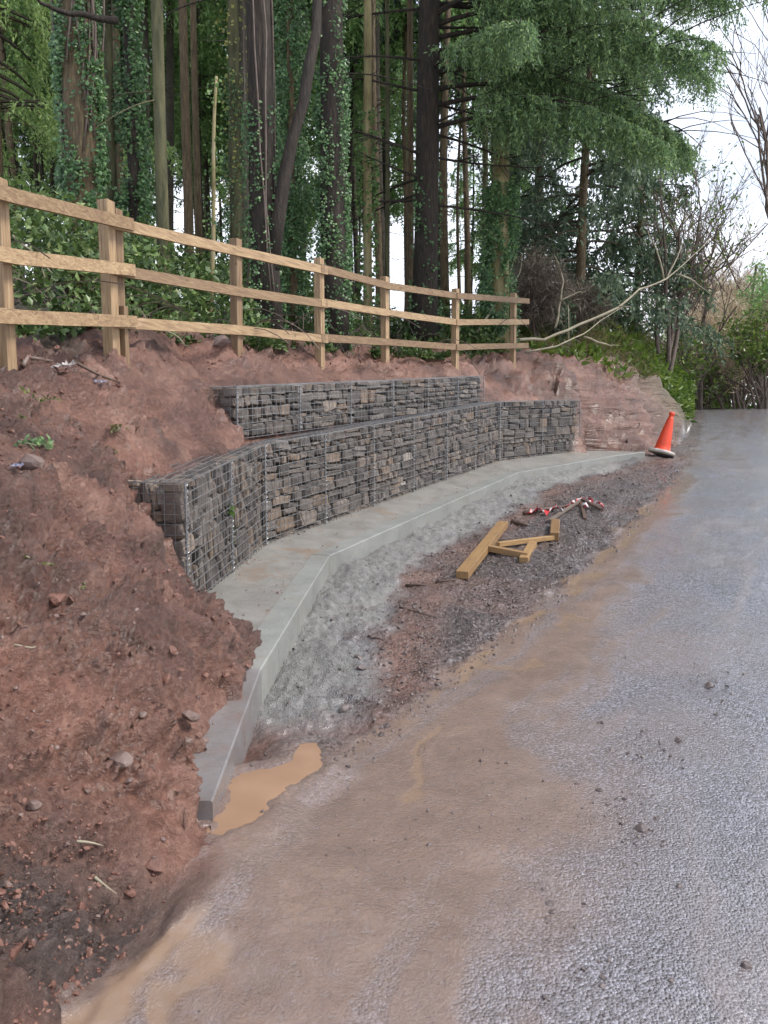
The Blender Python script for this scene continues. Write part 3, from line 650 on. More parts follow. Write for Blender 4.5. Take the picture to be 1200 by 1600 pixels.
def pack_face(root, O, a, up, inn, L, H, vertical=False, flatface=False, big=1.0):
    """fill a face (origin O, along a, up, into the basket inn) with individual stones"""
    cells = []
    A, B = (H, L) if vertical else (L, H)       # course length, course stacking
    h = 0.004
    while h < B-0.02:
        ch = random.choice((.04, .05, .065, .08, .10, .13, .17))*big
        if B-h-ch < .05: ch = B-h-0.004
        s = 0.0; s -= random.uniform(0, .1)
        while s < A-0.015:
            wd = min(ch*random.uniform(1.2, 3.6), .34)
            s0, s1 = max(s, 0.004), min(s+wd, A-0.004)
            if A-s1 < .04: s1 = A-.004; wd = 9
            if s1-s0 > .02:
                if ch > .1 and random.random() < .5:
                    q = random.uniform(.35, .65)*ch; cells += [(s0, s1, h, h+q), (s0, s1, h+q, h+ch)]
                elif s1-s0 > .2 and random.random() < .4:
                    q = random.uniform(.35, .65); m_ = s0+(s1-s0)*q; cells += [(s0, m_, h, h+ch), (m_, s1, h, h+ch)]
                else: cells.append((s0, s1, h, h+ch))
            s += wd
        h += ch
    for (s0, s1, h0, h1) in cells:
        if vertical: s0, s1, h0, h1 = h0, h1, s0, s1
        sx, sz = (s1-s0), (h1-h0); dep = random.uniform(.16, .24)
        d = random.uniform(.010, .040)
        c = O + a*((s0+s1)/2) + up*((h0+h1)/2) + inn*(d+dep/2)
        o = bpy.data.objects.new('stone', random.choice(STONES)); COL.objects.link(o); o.parent = root
        ah = a.normalized()
        m3 = Matrix((ah, inn, up)).transposed()
        rot = Matrix.Rotation(random.uniform(-.10, .10), 3, 'Y') @ Matrix.Rotation(random.uniform(-.12, .12), 3, 'Z') @ Matrix.Rotation(random.uniform(-.12, .12), 3, 'X')
        fl = Matrix.Diagonal((random.choice((-1, 1))*sx*1.01, dep, random.choice((1, 1))*sz*1.02))
        if fl[0][0] < 0: fl[0][0] *= -1; rot = rot @ Matrix.Rotation(math.pi, 3, 'Y')
        o.matrix_local = Matrix.Translation(c-root.location) @ (m3 @ rot @ fl).to_4x4()

WR = 0.0052
def wire_panel(root, O, a, up, L, H, off, name='mesh_panel'):
    """welded wire grid of 75 mm squares"""
    mb = MB(root.location); nx = max(2, round(L/.0762)); nz_ = max(2, round(H/.0762))
    for i in range(nx+1):
        p = O + a*(L*i/nx) + off; mb.bar(p, p+up*H, WR*.8, WR*.8, up=off.normalized())
    for j in range(nz_+1):
        p = O + up*(H*j/nz_) + off*(1+.3*WR/off.length); q = [p + a*(L*t/4) + off.normalized()*random.uniform(-.004, .006) for t in range(5)]
        for t in range(4): mb.bar(q[t], q[t+1], WR, WR, up=off.normalized())
    return mb.build(name, M['wire'], root)
def lacing(root, panel, p, q, r=.013, pitch=.045):
    mb = MB((0, 0, 0)); p = p-root.location; q = q-root.location; t = q-p; L = t.length; t.normalize(); u = t.orthogonal().normalized(); v = t.cross(u); n_ = int(L/pitch*8)
    mb.tube([p+t*(L*i/n_)+u*(r*math.cos(i*math.pi/4))+v*(r*math.sin(i*math.pi/4)) for i in range(n_+1)], .0048, 4)
    mb.tube([p, q], .005, 5)
    mb.build('lacing_wire', M['lace'], panel)

def basket(O, a3, L, H, n3, depth, label, left_end=False, right_end=False, vertical=False, topstones=False, laces=(0, .5, 1)):
    root = empty('gabion_basket', O, label, 'gabion', 'stone filled gabion baskets of the retaining wall')
    up = Vector((0, 0, 1))
    mb = MB(O); k = 0.13
    ah = a3
    P = [O+ah*(.04)+n3*k, O+ah*(L-.04)+n3*k, O+ah*(L-.04)+n3*(depth-.02), O+ah*.04+n3*(depth-.02)]
    mb.v = [p-O for p in P]+[p+up*(H-.09)-O for p in P]
    mb.f = [(0, 1, 5, 4), (1, 2, 6, 5), (2, 3, 7, 6), (3, 0, 4, 7), (4, 5, 6, 7), (3, 2, 1, 0)]
    f = mb.build('dark_core', M['fill'], root, kind='stuff')  # dark core box, coloured so gaps between the stones look shaded
    pack_face(root, O, a3, up, n3, L, H, vertical)
    fp = wire_panel(root, O, a3, up, L, H, -n3*.006)
    wire_panel(root, O+up*H, a3, n3, L, depth, up*.006, 'lid_panel')
    if topstones:
        pack_face(root, O+up*H+n3*.05, a3, n3, -up, L, min(depth, .62), False, big=1.3)
    if left_end:
        pack_face(root, O+a3*.0+n3*depth, -n3, up, a3.normalized(), depth-.1, H)
        wire_panel(root, O+n3*depth, -n3, up, depth, H, -a3.normalized()*.006, 'end_panel')
    if right_end:
        pack_face(root, O+a3*L+n3*.1, n3, up, -a3.normalized(), depth-.1, H)
        wire_panel(root, O+a3*L, n3, up, depth, H, a3.normalized()*.006, 'end_panel')
    for t in laces: lacing(root, fp, O+a3*(L*t)-n3*.008, O+a3*(L*t)-n3*.008+up*H)
    return root
def course(i0, O2, a2, n2, L, z0, z1, H, count, labels, **kw):
    a3 = Vector((a2.x, a2.y, (z1-z0)/L)); n3 = Vector((n2.x, n2.y, 0)); st = L/count
    for c in range(count):
        O = Vector((O2.x, O2.y, z0-H)) + a3*(c*st) + a3*.004
        basket(O, a3, st-.008, H, n3, kw.get('depth', .95), labels[c], left_end=(c == 0 and kw.get('le')), right_end=(c == count-1 and kw.get('re')), vertical=kw.get('vertical', False), topstones=kw.get('top', False), laces=(0, .5, 1) if c == 0 else (.5, 1))
o, a, n_, L = SEG[0]
course(0, o, a, n_, L, W[0].z, W[1].z, HL, 1, ['nearest gabion, stones set on edge, turned towards the camera beside the soil heap'], le=True, vertical=True, top=True)
o, a, n_, L = SEG[1]
course(1, o, a, n_, L, W[1].z, W[2].z, HL, 3, ['lower course gabion just right of the wall corner, with brownish blocks', 'middle gabion of the long lower course', 'far gabion of the long lower course, just before the wall bends'])
o, a, n_, L = SEG[2]
course(2, o, a, n_, L, W[2].z, W[3].z, HL, 1, ['end gabion at the far right of the wall beside the bare red cutting'], re=True)
course(3, UO, SEG[1][1], SEG[1][2], UL, U0z, U1z, HU, 3, ['low upper course gabion at the left, its end sunk in soil', 'middle low gabion of the upper course', 'low upper course gabion at the right end'], le=True, re=True, depth=.6)

# ------------------------------------------------------------------ fence
def build_fence():
    base = [at(*p) for p in FPOST]
    root = empty('timber_fence', base[1], 'new three-rail sawn timber post fence along the top of the bank', 'fence')
    ext = base[0] + (base[0]-base[1])*1.25; base = [ext]+base
    dirs = []
    for i in range(len(base)):
        d = base[min(i+1, len(base)-1)]-base[max(i-1, 0)]; dirs.append(Vector((d.x, d.y, 0)).normalized())
    hts = [1.21, 1.21]+[1.27]*(len(base)-2); hf = [.935, .935]+[1.0]*(len(base)-2)
    def post(p, d, h, w_=.1, lean=(0, 0)):
        mb = MB(root.location); top = p+Vector((lean[0], lean[1], h)); bt = p-Vector((0, 0, .35))
        mb.bar(bt, top, w_, w_, up=d); o = mb.build('post', M['wood'], root, bevel=.004)
        # grain runs up the post: stand the mesh along local X
        return o
    for i, p in enumerate(base):
        if i == 2:
            nrm = Vector((-dirs[i].y, dirs[i].x, 0))
            post(p-dirs[i]*.10-nrm*.01, dirs[i], 1.30, .105, (-.012, 0)); post(p+dirs[i]*.045+nrm*.03, dirs[i], 1.27, .10, (.005, 0)); post(p+dirs[i]*.02-nrm*.055, dirs[i], .42, .06)
        else: post(p, dirs[i], hts[i]+random.uniform(-.02, .03), .1, (random.uniform(-.012, .012), 0))
    off = .07
    def P(i, h):
        nrm = Vector((dirs[i].y, -dirs[i].x, 0)); return base[i]+nrm*off+Vector((0, 0, h*hf[i]))
    spans = [(0, 2), (2, 4), (4, 6), (6, 7)]
    for h, hb in ((1.14, 0), (.72, 0), (.285, 0)):
        for (a_, b_) in spans:
            pts = [P(k, h + (0.012*math.sin(k*2.3+h*5))) for k in range(a_, b_+1)]
            ex = (pts[-1]-pts[-2]).normalized()*(.12 if b_ == 2 else (.55 if b_ == 7 else .06)); pts[-1] = pts[-1]+ex
            nrm = Vector((dirs[a_].y, -dirs[a_].x, 0))
            if a_: pts[0] = pts[0]-(pts[1]-pts[0]).normalized()*.10; pts[0] += -nrm*.0 
            if a_ == 2: pts = [p+nrm*.0 - Vector((0, 0, .012)) for p in pts]
            if a_ == 0: pts = [p+nrm*.045 for p in pts]
            if a_ == 6: pts = [p+nrm*.003+Vector((0, 0, .004)) for p in pts]
            mb = MB(root.location); k0 = 0
            prof = []
            dense = []
            for i in range(len(pts)-1):
                for t in range(6): dense.append(pts[i].lerp(pts[i+1], t/6))
            dense.append(pts[-1])
            for i, p in enumerate(dense):
                t = (dense[min(i+1, len(dense)-1)]-dense[max(i-1, 0)]).normalized(); sd_ = t.cross(Vector((0, 0, 1))).normalized(); u = sd_.cross(t)
                hh = .05+random.uniform(-.0018, .0018); ww = .02
                for (x_, y_) in ((-1, -1), (1, -1), (1, 1), (-1, 1)): mb.v.append(p+sd_*ww*x_+u*hh*y_-mb.o)
            for i in range(len(dense)-1):
                for j in range(4): mb.f.append((i*4+j, i*4+(j+1) % 4, (i+1)*4+(j+1) % 4, (i+1)*4+j))
            mb.f.append((0, 1, 2, 3)); e_ = (len(dense)-1)*4; mb.f.append((e_, e_+1, e_+2, e_+3))
            mb.build('rail', M['rail'], root)
build_fence()

# ------------------------------------------------------------------ traffic cone
def build_cone():
    c = on_ground(1032, 712, 10, 25)
    root = empty('traffic_cone', c, 'leaning orange traffic cone with a pale muddy base at the kerb end', 'cone')
    s = c.y/1200*67/0.75; tilt = Matrix.Rotation(R(15), 4, 'Y') @ Matrix.Rotation(R(-4), 4, 'X')
    def lathe(name, prof, mat, n=24):
        mb = MB(); 
        for (r, h) in prof:
            for j in range(n): a = 2*math.pi*j/n; mb.v.append(tilt @ (Vector((r*math.cos(a), r*math.sin(a), h+.03))*s))
        for i in range(len(prof)-1):
            for j in range(n): mb.f.append((i*n+j, i*n+(j+1) % n, (i+1)*n+(j+1) % n, (i+1)*n+j))
        o = mb.build(name, mat, None, smooth=True); o.parent = root; o.location = (0, 0, 0); return o
    lathe('body', [(.155, .045), (.148, .075), (.132, .10), (.125, .16), (.085, .44), (.052, .63), (.050, .645), (.043, .65), (.041, .69), (.050, .70), (.050, .735), (.038, .75), (.028, .75), (.028, .70)], M['orange'])
    lathe('base', [(.0, .0), (.225, .0), (.24, .012), (.24, .045), (.225, .055), (.16, .055), (.15, .06)], M['conebase'], 8)
build_cone()

# ------------------------------------------------------------------ timber offcuts, sticks and tape on the verge
def timber(px0, px1, w_, h_, label, mat='offcut', lift=(0, 0), name='timber_offcut', cat='timber', group='timber offcuts lying on the gravel verge', miter=0):
    a_ = on_ground(*px0); b_ = on_ground(*px1); a_.z = gz(a_.x, a_.y)+h_/2+lift[0]; b_.z = gz(b_.x, b_.y)+h_/2+lift[1]
    c = (a_+b_)/2; t = b_-a_; L = t.length
    bm = bmesh.new(); bmesh.ops.create_cube(bm, size=1)
    for v in bm.verts:
        v.co.x *= L; v.co.y *= w_; v.co.z *= h_
        if miter and v.co.x > 0 and v.co.y*miter > 0: v.co.x -= w_
    bmesh.ops.bevel(bm, geom=bm.edges[:], offset=min(w_, h_)*.06, segments=1, affect='EDGES')
    me = bpy.data.meshes.new(name); bm.to_mesh(me); bm.free()
    o = link(name, me, M[mat]); t.normalize(); up = Vector((0, 0, 1)); y_ = up.cross(t).normalized(); z_ = t.cross(y_)
    o.matrix_world = Matrix.Translation(c) @ Matrix((t, y_, z_)).transposed().to_4x4()
    return tag(o, label, cat, group)
timber((722, 906), (786, 824), .12, .075, 'longest thick timber offcut, lying diagonally nearest the kerb')
timber((764, 864), (826, 874), .09, .06, 'short timber offcut with its left end against the long one', lift=(.01, .0), miter=1)
timber((778, 858), (866, 845), .06, .05, 'slim pale timber offcut pointing at the upright block', lift=(.02, .01))
timber((818, 880), (834, 852), .09, .055, 'stubby angled timber offcut at the right of the pile', lift=(.0, .0), miter=-1)
def block():
    c = on_ground(868, 847); o = timber((866, 846), (868, 824), .10, .10, 'small square timber block lying apart, end grain towards the camera', lift=(.0, .0)); return o
block()
def stick(pts, r, label, mat='darkwood', name='stick', lift=.01, group='sticks and twigs on the ground', cat='stick'):
    P = [on_ground(*p) for p in pts]; P = [p+Vector((0, 0, lift)) for p in P]
    mb = MB(P[0]); n_ = len(P)
    Q = []
    for i in range(n_-1):
        for t in range(3): Q.append(P[i].lerp(P[i+1], t/3)+Vector((0, 0, random.uniform(-.003, .004))))
    Q.append(P[-1]); mb.tube(Q, [r*(1-.45*i/(len(Q)-1)) for i in range(len(Q))], 6, rough=.12)
    o = mb.build(name, M[mat], None, smooth=True); return tag(o, label, cat, group)
stick([(818, 806), (850, 800), (886, 795)], .032, 'thick brown stick behind the tape, bark peeling', lift=.03)
stick([(800, 818), (824, 824)], .030, 'short dark log end beside the long offcut', lift=.02)
timber((858, 818), (908, 789), .045, .03, 'weathered grey lath lying across the tape', 'greywood', lift=(.02, .05), name='lath', cat='lath', group='laths and sticks beside the tape')
timber((907, 788), (914, 814), .04, .03, 'short dark lath under the red tape', 'darkwood', lift=(.05, .0), name='lath', cat='lath', group='laths and sticks beside the tape')
timber((910, 790), (940, 800), .05, .03, 'dark lath to the right of the red tape', 'darkwood', lift=(.06, .01), name='lath', cat='lath', group='laths and sticks beside the tape')
stick([(680, 913), (712, 908)], .012, 'thin dark stick at the near end of the long offcut')
stick([(634, 918), (664, 916)], .014, 'short dark stick lying on pale slurry')
stick([(624, 950), (650, 958), (676, 966)], .007, 'thin curved twig on the gravel')
stick([(575, 998), (600, 1004)], .008, 'thin twig nearest the kerb on slurry')
stick([(148, 1375), (182, 1402)], .006, 'pale straw stalk on the dark mud at lower left', 'palewood')
stick([(120, 1320), (160, 1335)], .005, 'pale root end sticking out of the dark mud', 'palewood')
def tape():
    root = empty('barrier_tape', on_ground(850, 808), 'crumpled red and white barrier tape on the gravel', 'tape')
    paths = [[(826, 806), (840, 803), (852, 808), (866, 800), (880, 804)], [(905, 792), (915, 801), (922, 790), (938, 793), (944, 800)], [(884, 800), (896, 792), (908, 786), (924, 786)]]
    for pi, pp in enumerate(paths):
        P = [on_ground(*p) for p in pp]; Q = []
        for i in range(len(P)-1):
            for t in range(6): Q.append(P[i].lerp(P[i+1], t/6))
        Q.append(P[-1]); vs_ = []
        for i, p in enumerate(Q):
            z = .03+.035*abs(math.sin(i*1.3+pi)); tw = i*.7+pi
            sv = Vector((math.cos(tw)*.4, math.sin(tw)*.9, .55*math.sin(tw*1.7))).normalized()*.038
            vs_.append((p+Vector((0, 0, z))-sv, p+Vector((0, 0, z))+sv))
        for i in range(len(vs_)-1):
            mb = MB(root.location); a_, b_ = vs_[i]; c_, d_ = vs_[i+1]; th = Vector((0, 0, .0015))
            mb.v = [q-mb.o for q in (a_, b_, d_, c_)]+[q+th-mb.o for q in (a_, b_, d_, c_)]
            mb.f = [(3, 2, 1, 0), (4, 5, 6, 7), (0, 1, 5, 4), (1, 2, 6, 5), (2, 3, 7, 6), (3, 0, 4, 7)]
            mb.build('tape_band', M['red'] if (i//2) % 2 == 0 else M['white'], root)
tape()

# ------------------------------------------------------------------ rocks, clods, gravel
def rock_mesh(k, sub=2):
    r = random.Random(500+k); bm = bmesh.new(); bmesh.ops.create_icosphere(bm, subdivisions=sub, radius=1)
    pl = [(Vector((r.gauss(0, 1), r.gauss(0, 1), r.gauss(0, 1))).normalized(), r.uniform(.45, .85)) for _ in range(9)]
    for v in bm.verts:
        for n_, d in pl:
            e = v.co.dot(n_)-d
            if e > 0: v.co -= n_*e
        v.co *= r.uniform(.95, 1.05)
    me = bpy.data.meshes.new('rock'); bm.to_mesh(me); bm.free(); return me
ROCKS = [rock_mesh(k) for k in range(8)]
def rock(px, size, label, mat='rock', squash=.6, sink=.35, group='loose rocks on the bank', name='rock'):
    p = on_ground(*px); me = random.choice(ROCKS).copy(); me.materials.clear(); me.materials.append(M[mat])
    o = link(name, me); o.location = p+Vector((0, 0, size*squash*(1-2*sink)*.5)); o.scale = (size, size*random.uniform(.6, .85), size*squash); o.rotation_euler = (random.uniform(-.3, .3), random.uniform(-.3, .3), random.uniform(0, 6))
    return tag(o, label, 'rock', group)
for a_ in [((298, 1132), .06, 'pale flat rock near the near kerb length on red soil'), ((292, 1165), .035, 'small tan stone below the pale flat rock'), ((318, 1160), .035, 'small brown stone touching the kerb soil edge'),
           ((192, 1196), .065, 'large tan rock half buried at lower left of the bank'), ((55, 1262), .035, 'whitish stone at the top of the dark churned mud'), ((42, 728), .11, 'flat reddish rock at the left edge below the plants'), ((345, 540), .16, 'rounded boulder under the bottom rail of the fence'),
           ((538, 1108), .045, 'dark stone pair right of the slurry near the puddle'), ((565, 1045), .045, 'flat brown stone at the edge of the slurry'), ((560, 1028), .04, 'dark stone just above the flat brown one'), ((604, 1135), .035, 'dark lump where gravel meets the muddy lane'), ((1003, 1298), .035, 'dark stone on the lane surrounded by mud crumbs'),
           ((935, 1237), .022, 'small dark lump on the lane above the mud crumbs'), ((700, 860), .04, 'grey stone on the slurry left of the long offcut'), ((905, 655), .05, 'dark clod on top of the end gabion'), ((1108, 1075), .04, 'dark mud lump on the right side of the lane'), ((1060, 1160), .03, 'dark mud lump on the middle of the lane'), ((410, 1270), .02, 'small dark stone standing in the puddle'), ((1168, 1512), .025, 'brown lump at the lower right of the lane')]:
    rock(a_[0], a_[1], a_[2], 'gravel' if a_[0][0] > 400 and a_[0][1] > 800 else 'rock', group='loose rocks and lumps on bank and lane')

def scatter_rocks(name, mat, P, size, label, squash=.7, sub=1, sizes=None):
    base = []
    for k in range(5):
        me = rock_mesh(20+k, sub); base.append((np.array([v.co for v in me.vertices]), np.array([p.vertices for p in me.polygons]))); bpy.data.meshes.remove(me)
    Vs, Fs, off = [], [], 0
    for i, p in enumerate(P):
        bv, bf = base[i % 5]; s = sizes[i]; a_ = rng.uniform(0, 6.28); c, s_ = math.cos(a_), math.sin(a_)
        v = bv*np.array([s, s*rng.uniform(.55, .95), s*squash*rng.uniform(.6, 1.1)]); t = rng.normal(0, .35, 2)
        v = np.c_[v[:, 0], v[:, 1]+t[0]*v[:, 2], v[:, 2]+t[1]*v[:, 0]]
        v = np.c_[v[:, 0]*c-v[:, 1]*s_, v[:, 0]*s_+v[:, 1]*c, v[:, 2]]+p
        Vs.append(v); Fs.append(bf+off); off += len(v)
    me = mesh_np(name, np.vstack(Vs), np.vstack(Fs), False); return tag(link(name, me, M[mat]), label, None, None, 'stuff')
def polar_pts(n, r0, r1, t0, t1):
    r = np.exp(rng.uniform(math.log(r0), math.log(r1), n)); t = rng.uniform(t0, t1, n); return r*np.sin(t), r*np.cos(t)
# clods over the bare bank
x, y = polar_pts(60000, 1.9, 18, -.62, .42)
m = (x < xline(y)-.01) & ((x < HEAPX(y)-.03) | (y > 5.6) | (y < 2.95))
dens = fbm(x*1.3, y*1.3, 3, 80); m &= dens > rng.uniform(-.5, .9, len(x))
o, a, n_, L = SEG[0]
for i in range(3):
    o, a, n_, L = SEG[i]; ds = (x-o.x)*a.x+(y-o.y)*a.y; dn = (x-o.x)*n_.x+(y-o.y)*n_.y
    m &= ~((ds > -.1) & (ds < L+.5) & (dn > -1.3) & (dn < .9))
fx = np.array([at(*p).x for p in FPOST]); fy = np.array([p[2] for p in FPOST]); m &= x > np.interp(y, fy, fx)-.8
x, y = x[m], y[m]; z = ground_z(x, y); s = np.minimum(rng.lognormal(-5.0, .55, len(x))*(.75+y*.07), .04)
scatter_rocks('soil_clods', 'clod', np.c_[x, y, z+s*.1], None, 'crumbs and clods of red soil over the bank', .75, 1, s)
# gravel on the verge
x, y = polar_pts(26000, 3.0, 16, -.3, .5)
dk = x-xline(y); of = x-xedge(y); m = (dk > .05) & (of < .12+.06*rng.normal(size=len(x))) & ((dk > .6+.15*rng.normal(size=len(x))) | (rng.random(len(x)) < .10)) & (y > 3.4)
x, y = x[m], y[m]; z = ground_z(x, y); s = np.minimum(rng.lognormal(-4.9, .5, len(x))*(.9+y*.055), .04)
scatter_rocks('gravel', 'gravel', np.c_[x, y, z+s*.05], None, 'dark wet gravel along the verge', .7, 1, s)
# crumbs on the lane
x, y = polar_pts(2600, 1.9, 14, -.4, .5)
of = x-xedge(y); clump = fbm(x*1.7, y*1.2, 3, 91); m = (of > .2) & (of < 4.6) & (clump > rng.uniform(.05, .75, len(x)))
x, y = x[m], y[m]; z = ground_z(x, y); s = np.minimum(rng.lognormal(-5.3, .5, len(x))*(.9+y*.03), .02)
scatter_rocks('mud_crumbs', 'gravel', np.c_[x, y, z+s*.1], None, 'crumbs of mud and grit dropped on the lane', .6, 1, s)
for (px, py, n_, sp, lb) in ((1005, 1165, 70, .10, 'patch of dark mud crumbs in the middle of the lane'), (985, 1290, 80, .09, 'patch of mud crumbs around the dark stone on the lane'), (1105, 1075, 90, .12, 'patch of dark mud crumbs on the right side of the lane'), (900, 1480, 40, .10, 'thin patch of mud crumbs at the bottom of the lane')):
    c = on_ground(px, py); x = c.x+rng.normal(0, sp, n_); y = c.y+rng.normal(0, sp*1.5, n_); z = ground_z(x, y); s = np.minimum(rng.lognormal(-4.9, .5, n_), .02)
    scatter_rocks('mud_crumbs', 'gravel', np.c_[x, y, z+s*.1], None, lb, .5, 1, s)
x = []; y = []
for k in range(420):
    i = random.choice((1, 2, 2, 3, 3, 3, 3, 4)); t = random.random(); p = OUT2[i].lerp(OUT2[i+1], t).lerp(INNER[i].lerp(INNER[i+1], t), random.choice((random.uniform(.2, .35), random.uniform(.1, .95), random.uniform(.75, .9)))); x.append(p)
P_ = np.array([tuple(p) for p in x]); s = np.minimum(rng.lognormal(-5.3, .5, len(P_)), .016)
scatter_rocks('footing_crumbs', 'clod', P_+np.array([0, 0, .002]), None, 'scattered crumbs of soil on top of the concrete footing', .5, 1, s)
x, y = polar_pts(3500, 1.9, 14, -.62, .1)
m = (x < HEAPX(np.clip(y, 3, 5.6))-.05) & (x < xline(y)-.1)
for i in range(3):
    o, a, n_, L = SEG[i]; ds = (x-o.x)*a.x+(y-o.y)*a.y; dn = (x-o.x)*n_.x+(y-o.y)*n_.y
    m &= ~((ds > -.2) & (ds < L+.5) & (dn > -1.3) & (dn < 1.0))
m &= x > np.interp(y, fy, fx)-.5
x, y = x[m], y[m]; z = ground_z(x, y); s = np.minimum(rng.lognormal(-4.9, .5, len(x)), .03)
scatter_rocks('bank_pebbles', 'rock', np.c_[x, y, z+s*.2], None, 'small pale stones showing in the red soil', .6, 1, s)
# bigger lumps in the bank
x, y = polar_pts(5000, 1.9, 14, -.62, .1)
m = (x < HEAPX(np.clip(y, 3, 5.6))-.05) & (x < xline(y)-.1); m &= fbm(x*1.1, y*1.1, 3, 83) > rng.uniform(.0, .9, len(x))
for i in range(3):
    o, a, n_, L = SEG[i]; ds = (x-o.x)*a.x+(y-o.y)*a.y; dn = (x-o.x)*n_.x+(y-o.y)*n_.y
    m &= ~((ds > -.2) & (ds < L+.5) & (dn > -1.3) & (dn < 1.0))
m &= x > np.interp(y, fy, fx)-.5
x, y = x[m], y[m]; z = ground_z(x, y); s = np.minimum(rng.lognormal(-3.9, .45, len(x)), .055)
scatter_rocks('soil_lumps', 'clod', np.c_[x, y, z], None, 'larger lumps of red soil half sunk in the bank', .7, 2, s)

# ------------------------------------------------------------------ vegetation
def fz(x, y): return float(bank_f(np.array([x]), np.array([y]))[0])
def trunk_pts(x, y, h, lean=(0, 0), wob=.05, n=14, z0=None):
    z = fz(x, y) if z0 is None else z0; P = []
    for i in range(n+1):
        t = i/n; P.append(Vector((x+lean[0]*t*h+wob*math.sin(t*7+x*3)*t, y+lean[1]*t*h+wob*math.cos(t*5+y*2)*t, z-.25+t*(h+.25))))
    return P
def taper(P, r0, r1, flare=.35):
    n_ = len(P)-1; return [r0+(r1-r0)*i/n_ + r0*flare*math.exp(-i/n_*22) for i in range(n_+1)]
def on_trunk(P, rad, n, z0=0, z1=1, thick=.08):
    """leaf positions wrapped round a trunk"""
    n0 = n; n = int(n*2.6)
    PP = np.array([tuple(p) for p in P]); t = rng.uniform(z0, z1, n)*(len(P)-1); i = np.minimum(t.astype(int), len(P)-2); f = (t-i)[:, None]
    c = PP[i]*(1-f)+PP[i+1]*f; r = np.interp(t, np.arange(len(P)), rad); a = rng.uniform(0, 2*math.pi, n)
    o_ = np.c_[np.cos(a), np.sin(a), np.zeros(n)]
    lump = .5+.5*vnoise(a*1.6+P[0].x*9, c[:, 2]*1.7, 77)*.7+.3*vnoise(a*4, c[:, 2]*5, 78)
    kp = np.argsort(-(lump+rng.normal(0, .14, n)))[:n0]; c, r, o_, lump, n = c[kp], r[kp], o_[kp], lump[kp], n0
    C = c+o_*(r+thick*rng.random(n)*(.3+lump))[:, None]
    D = unit(o_*.55+np.c_[np.zeros((n, 2)), -np.ones(n)*.8]+rng.normal(0, .45, (n, 3)))
    return C, D
def ivy_on(root, P, rad, n, mat, z0=0, z1=1, thick=.1, size=.07, name='ivy'):
    C, D = on_trunk(P, rad, n, z0, z1, thick)
    S = unit(np.cross(D, rand_dirs(n)*.4+np.c_[-D[:, 1], D[:, 0], np.zeros(n)]*.2+np.array([[0, -1, .3]])))
    s = rng.uniform(.6, 1.3, n)*size
    return leaves(name, C, D, S, s, s*.85, M[mat], root, root.location, fold=.08)
def limb(start, az, L, rise, droop, n=9):
    d = Vector((math.sin(az), math.cos(az), 0)); P = []
    side = Vector((d.y, -d.x, 0)); w1, w2 = random.uniform(-.1, .1), random.uniform(2, 5)
    for i in range(n+1):
        t = i/n; P.append(start + d*(L*t) + Vector((0, 0, L*(rise*t-droop*t*t))) + side*(w1*L*math.sin(t*w2)*t))
    return P
def tree(name, label, cat='tree', group=None, x=0, y=0): 
    return empty(name, Vector((x, y, fz(x, y))), label, cat, group)
def px_x(px, Y): return (px-600)/1200*Y

def dead_limbs(root, P, rad, spec, mat):
    for (h, az, L, rise, droop, r) in spec:
        i = min(int(h*(len(P)-1)), len(P)-2); s0 = P[i].lerp(P[i+1], h*(len(P)-1)-i)
        Q = limb(s0, az, L, rise, droop); mb = MB(root.location); mb.tube(Q, [r*(1-.8*k/(len(Q)-1)) for k in range(len(Q))], 6, rough=.15)
        for q in range(int(L*5)):                                    # bare side twigs
            t = random.uniform(.25, 1)*(len(Q)-1); k = min(int(t), len(Q)-2); b0 = Q[k].lerp(Q[k+1], t-k)
            T = limb(b0, az+random.choice((-1, 1))*random.uniform(.4, 1.1), random.uniform(.25, .8)*L*.35, random.uniform(-.5, .35), random.uniform(0, .5), 4)
            mb.tube(T, [r*.32*(1-.75*c/4) for c in range(5)], 4)
        mb.build('branch', M[mat], root, smooth=True)

TRUNK_GROUP = 'nearer tree trunks behind the fence'
def trunk_tree(px, Y, wpx, mat, label, h=16, lean=(0, 0), ivy=None, name='tree', limbs=(), lean_px=0, flare=.3, crown=None):
    xx = px_x(px, Y); root = tree(name, label, 'tree', TRUNK_GROUP, xx, Y); r = wpx*Y/1200/2
    P = trunk_pts(xx, Y, h, lean, .04*random.uniform(.5, 1.5)); rad = taper(P, r, r*.55, flare)
    mb = MB(root.location); mb.tube(P, rad, 12, rough=.07); mb.build('trunk', M[mat], root, smooth=True)
    for iv in (ivy or ()): ivy_on(root, P, rad, *iv)
    dead_limbs(root, P, rad, limbs, mat)
    return root, P, rad
def rl(n, h0, h1, L0, L1, az0=0, az1=6.28, r=.02, rise=(-.2, .2), droop=(0, .3)):
    return [(random.uniform(h0, h1), random.uniform(az0, az1), random.uniform(L0, L1), random.uniform(*rise), random.uniform(*droop), r*random.uniform(.6, 1.3)) for _ in range(n)]

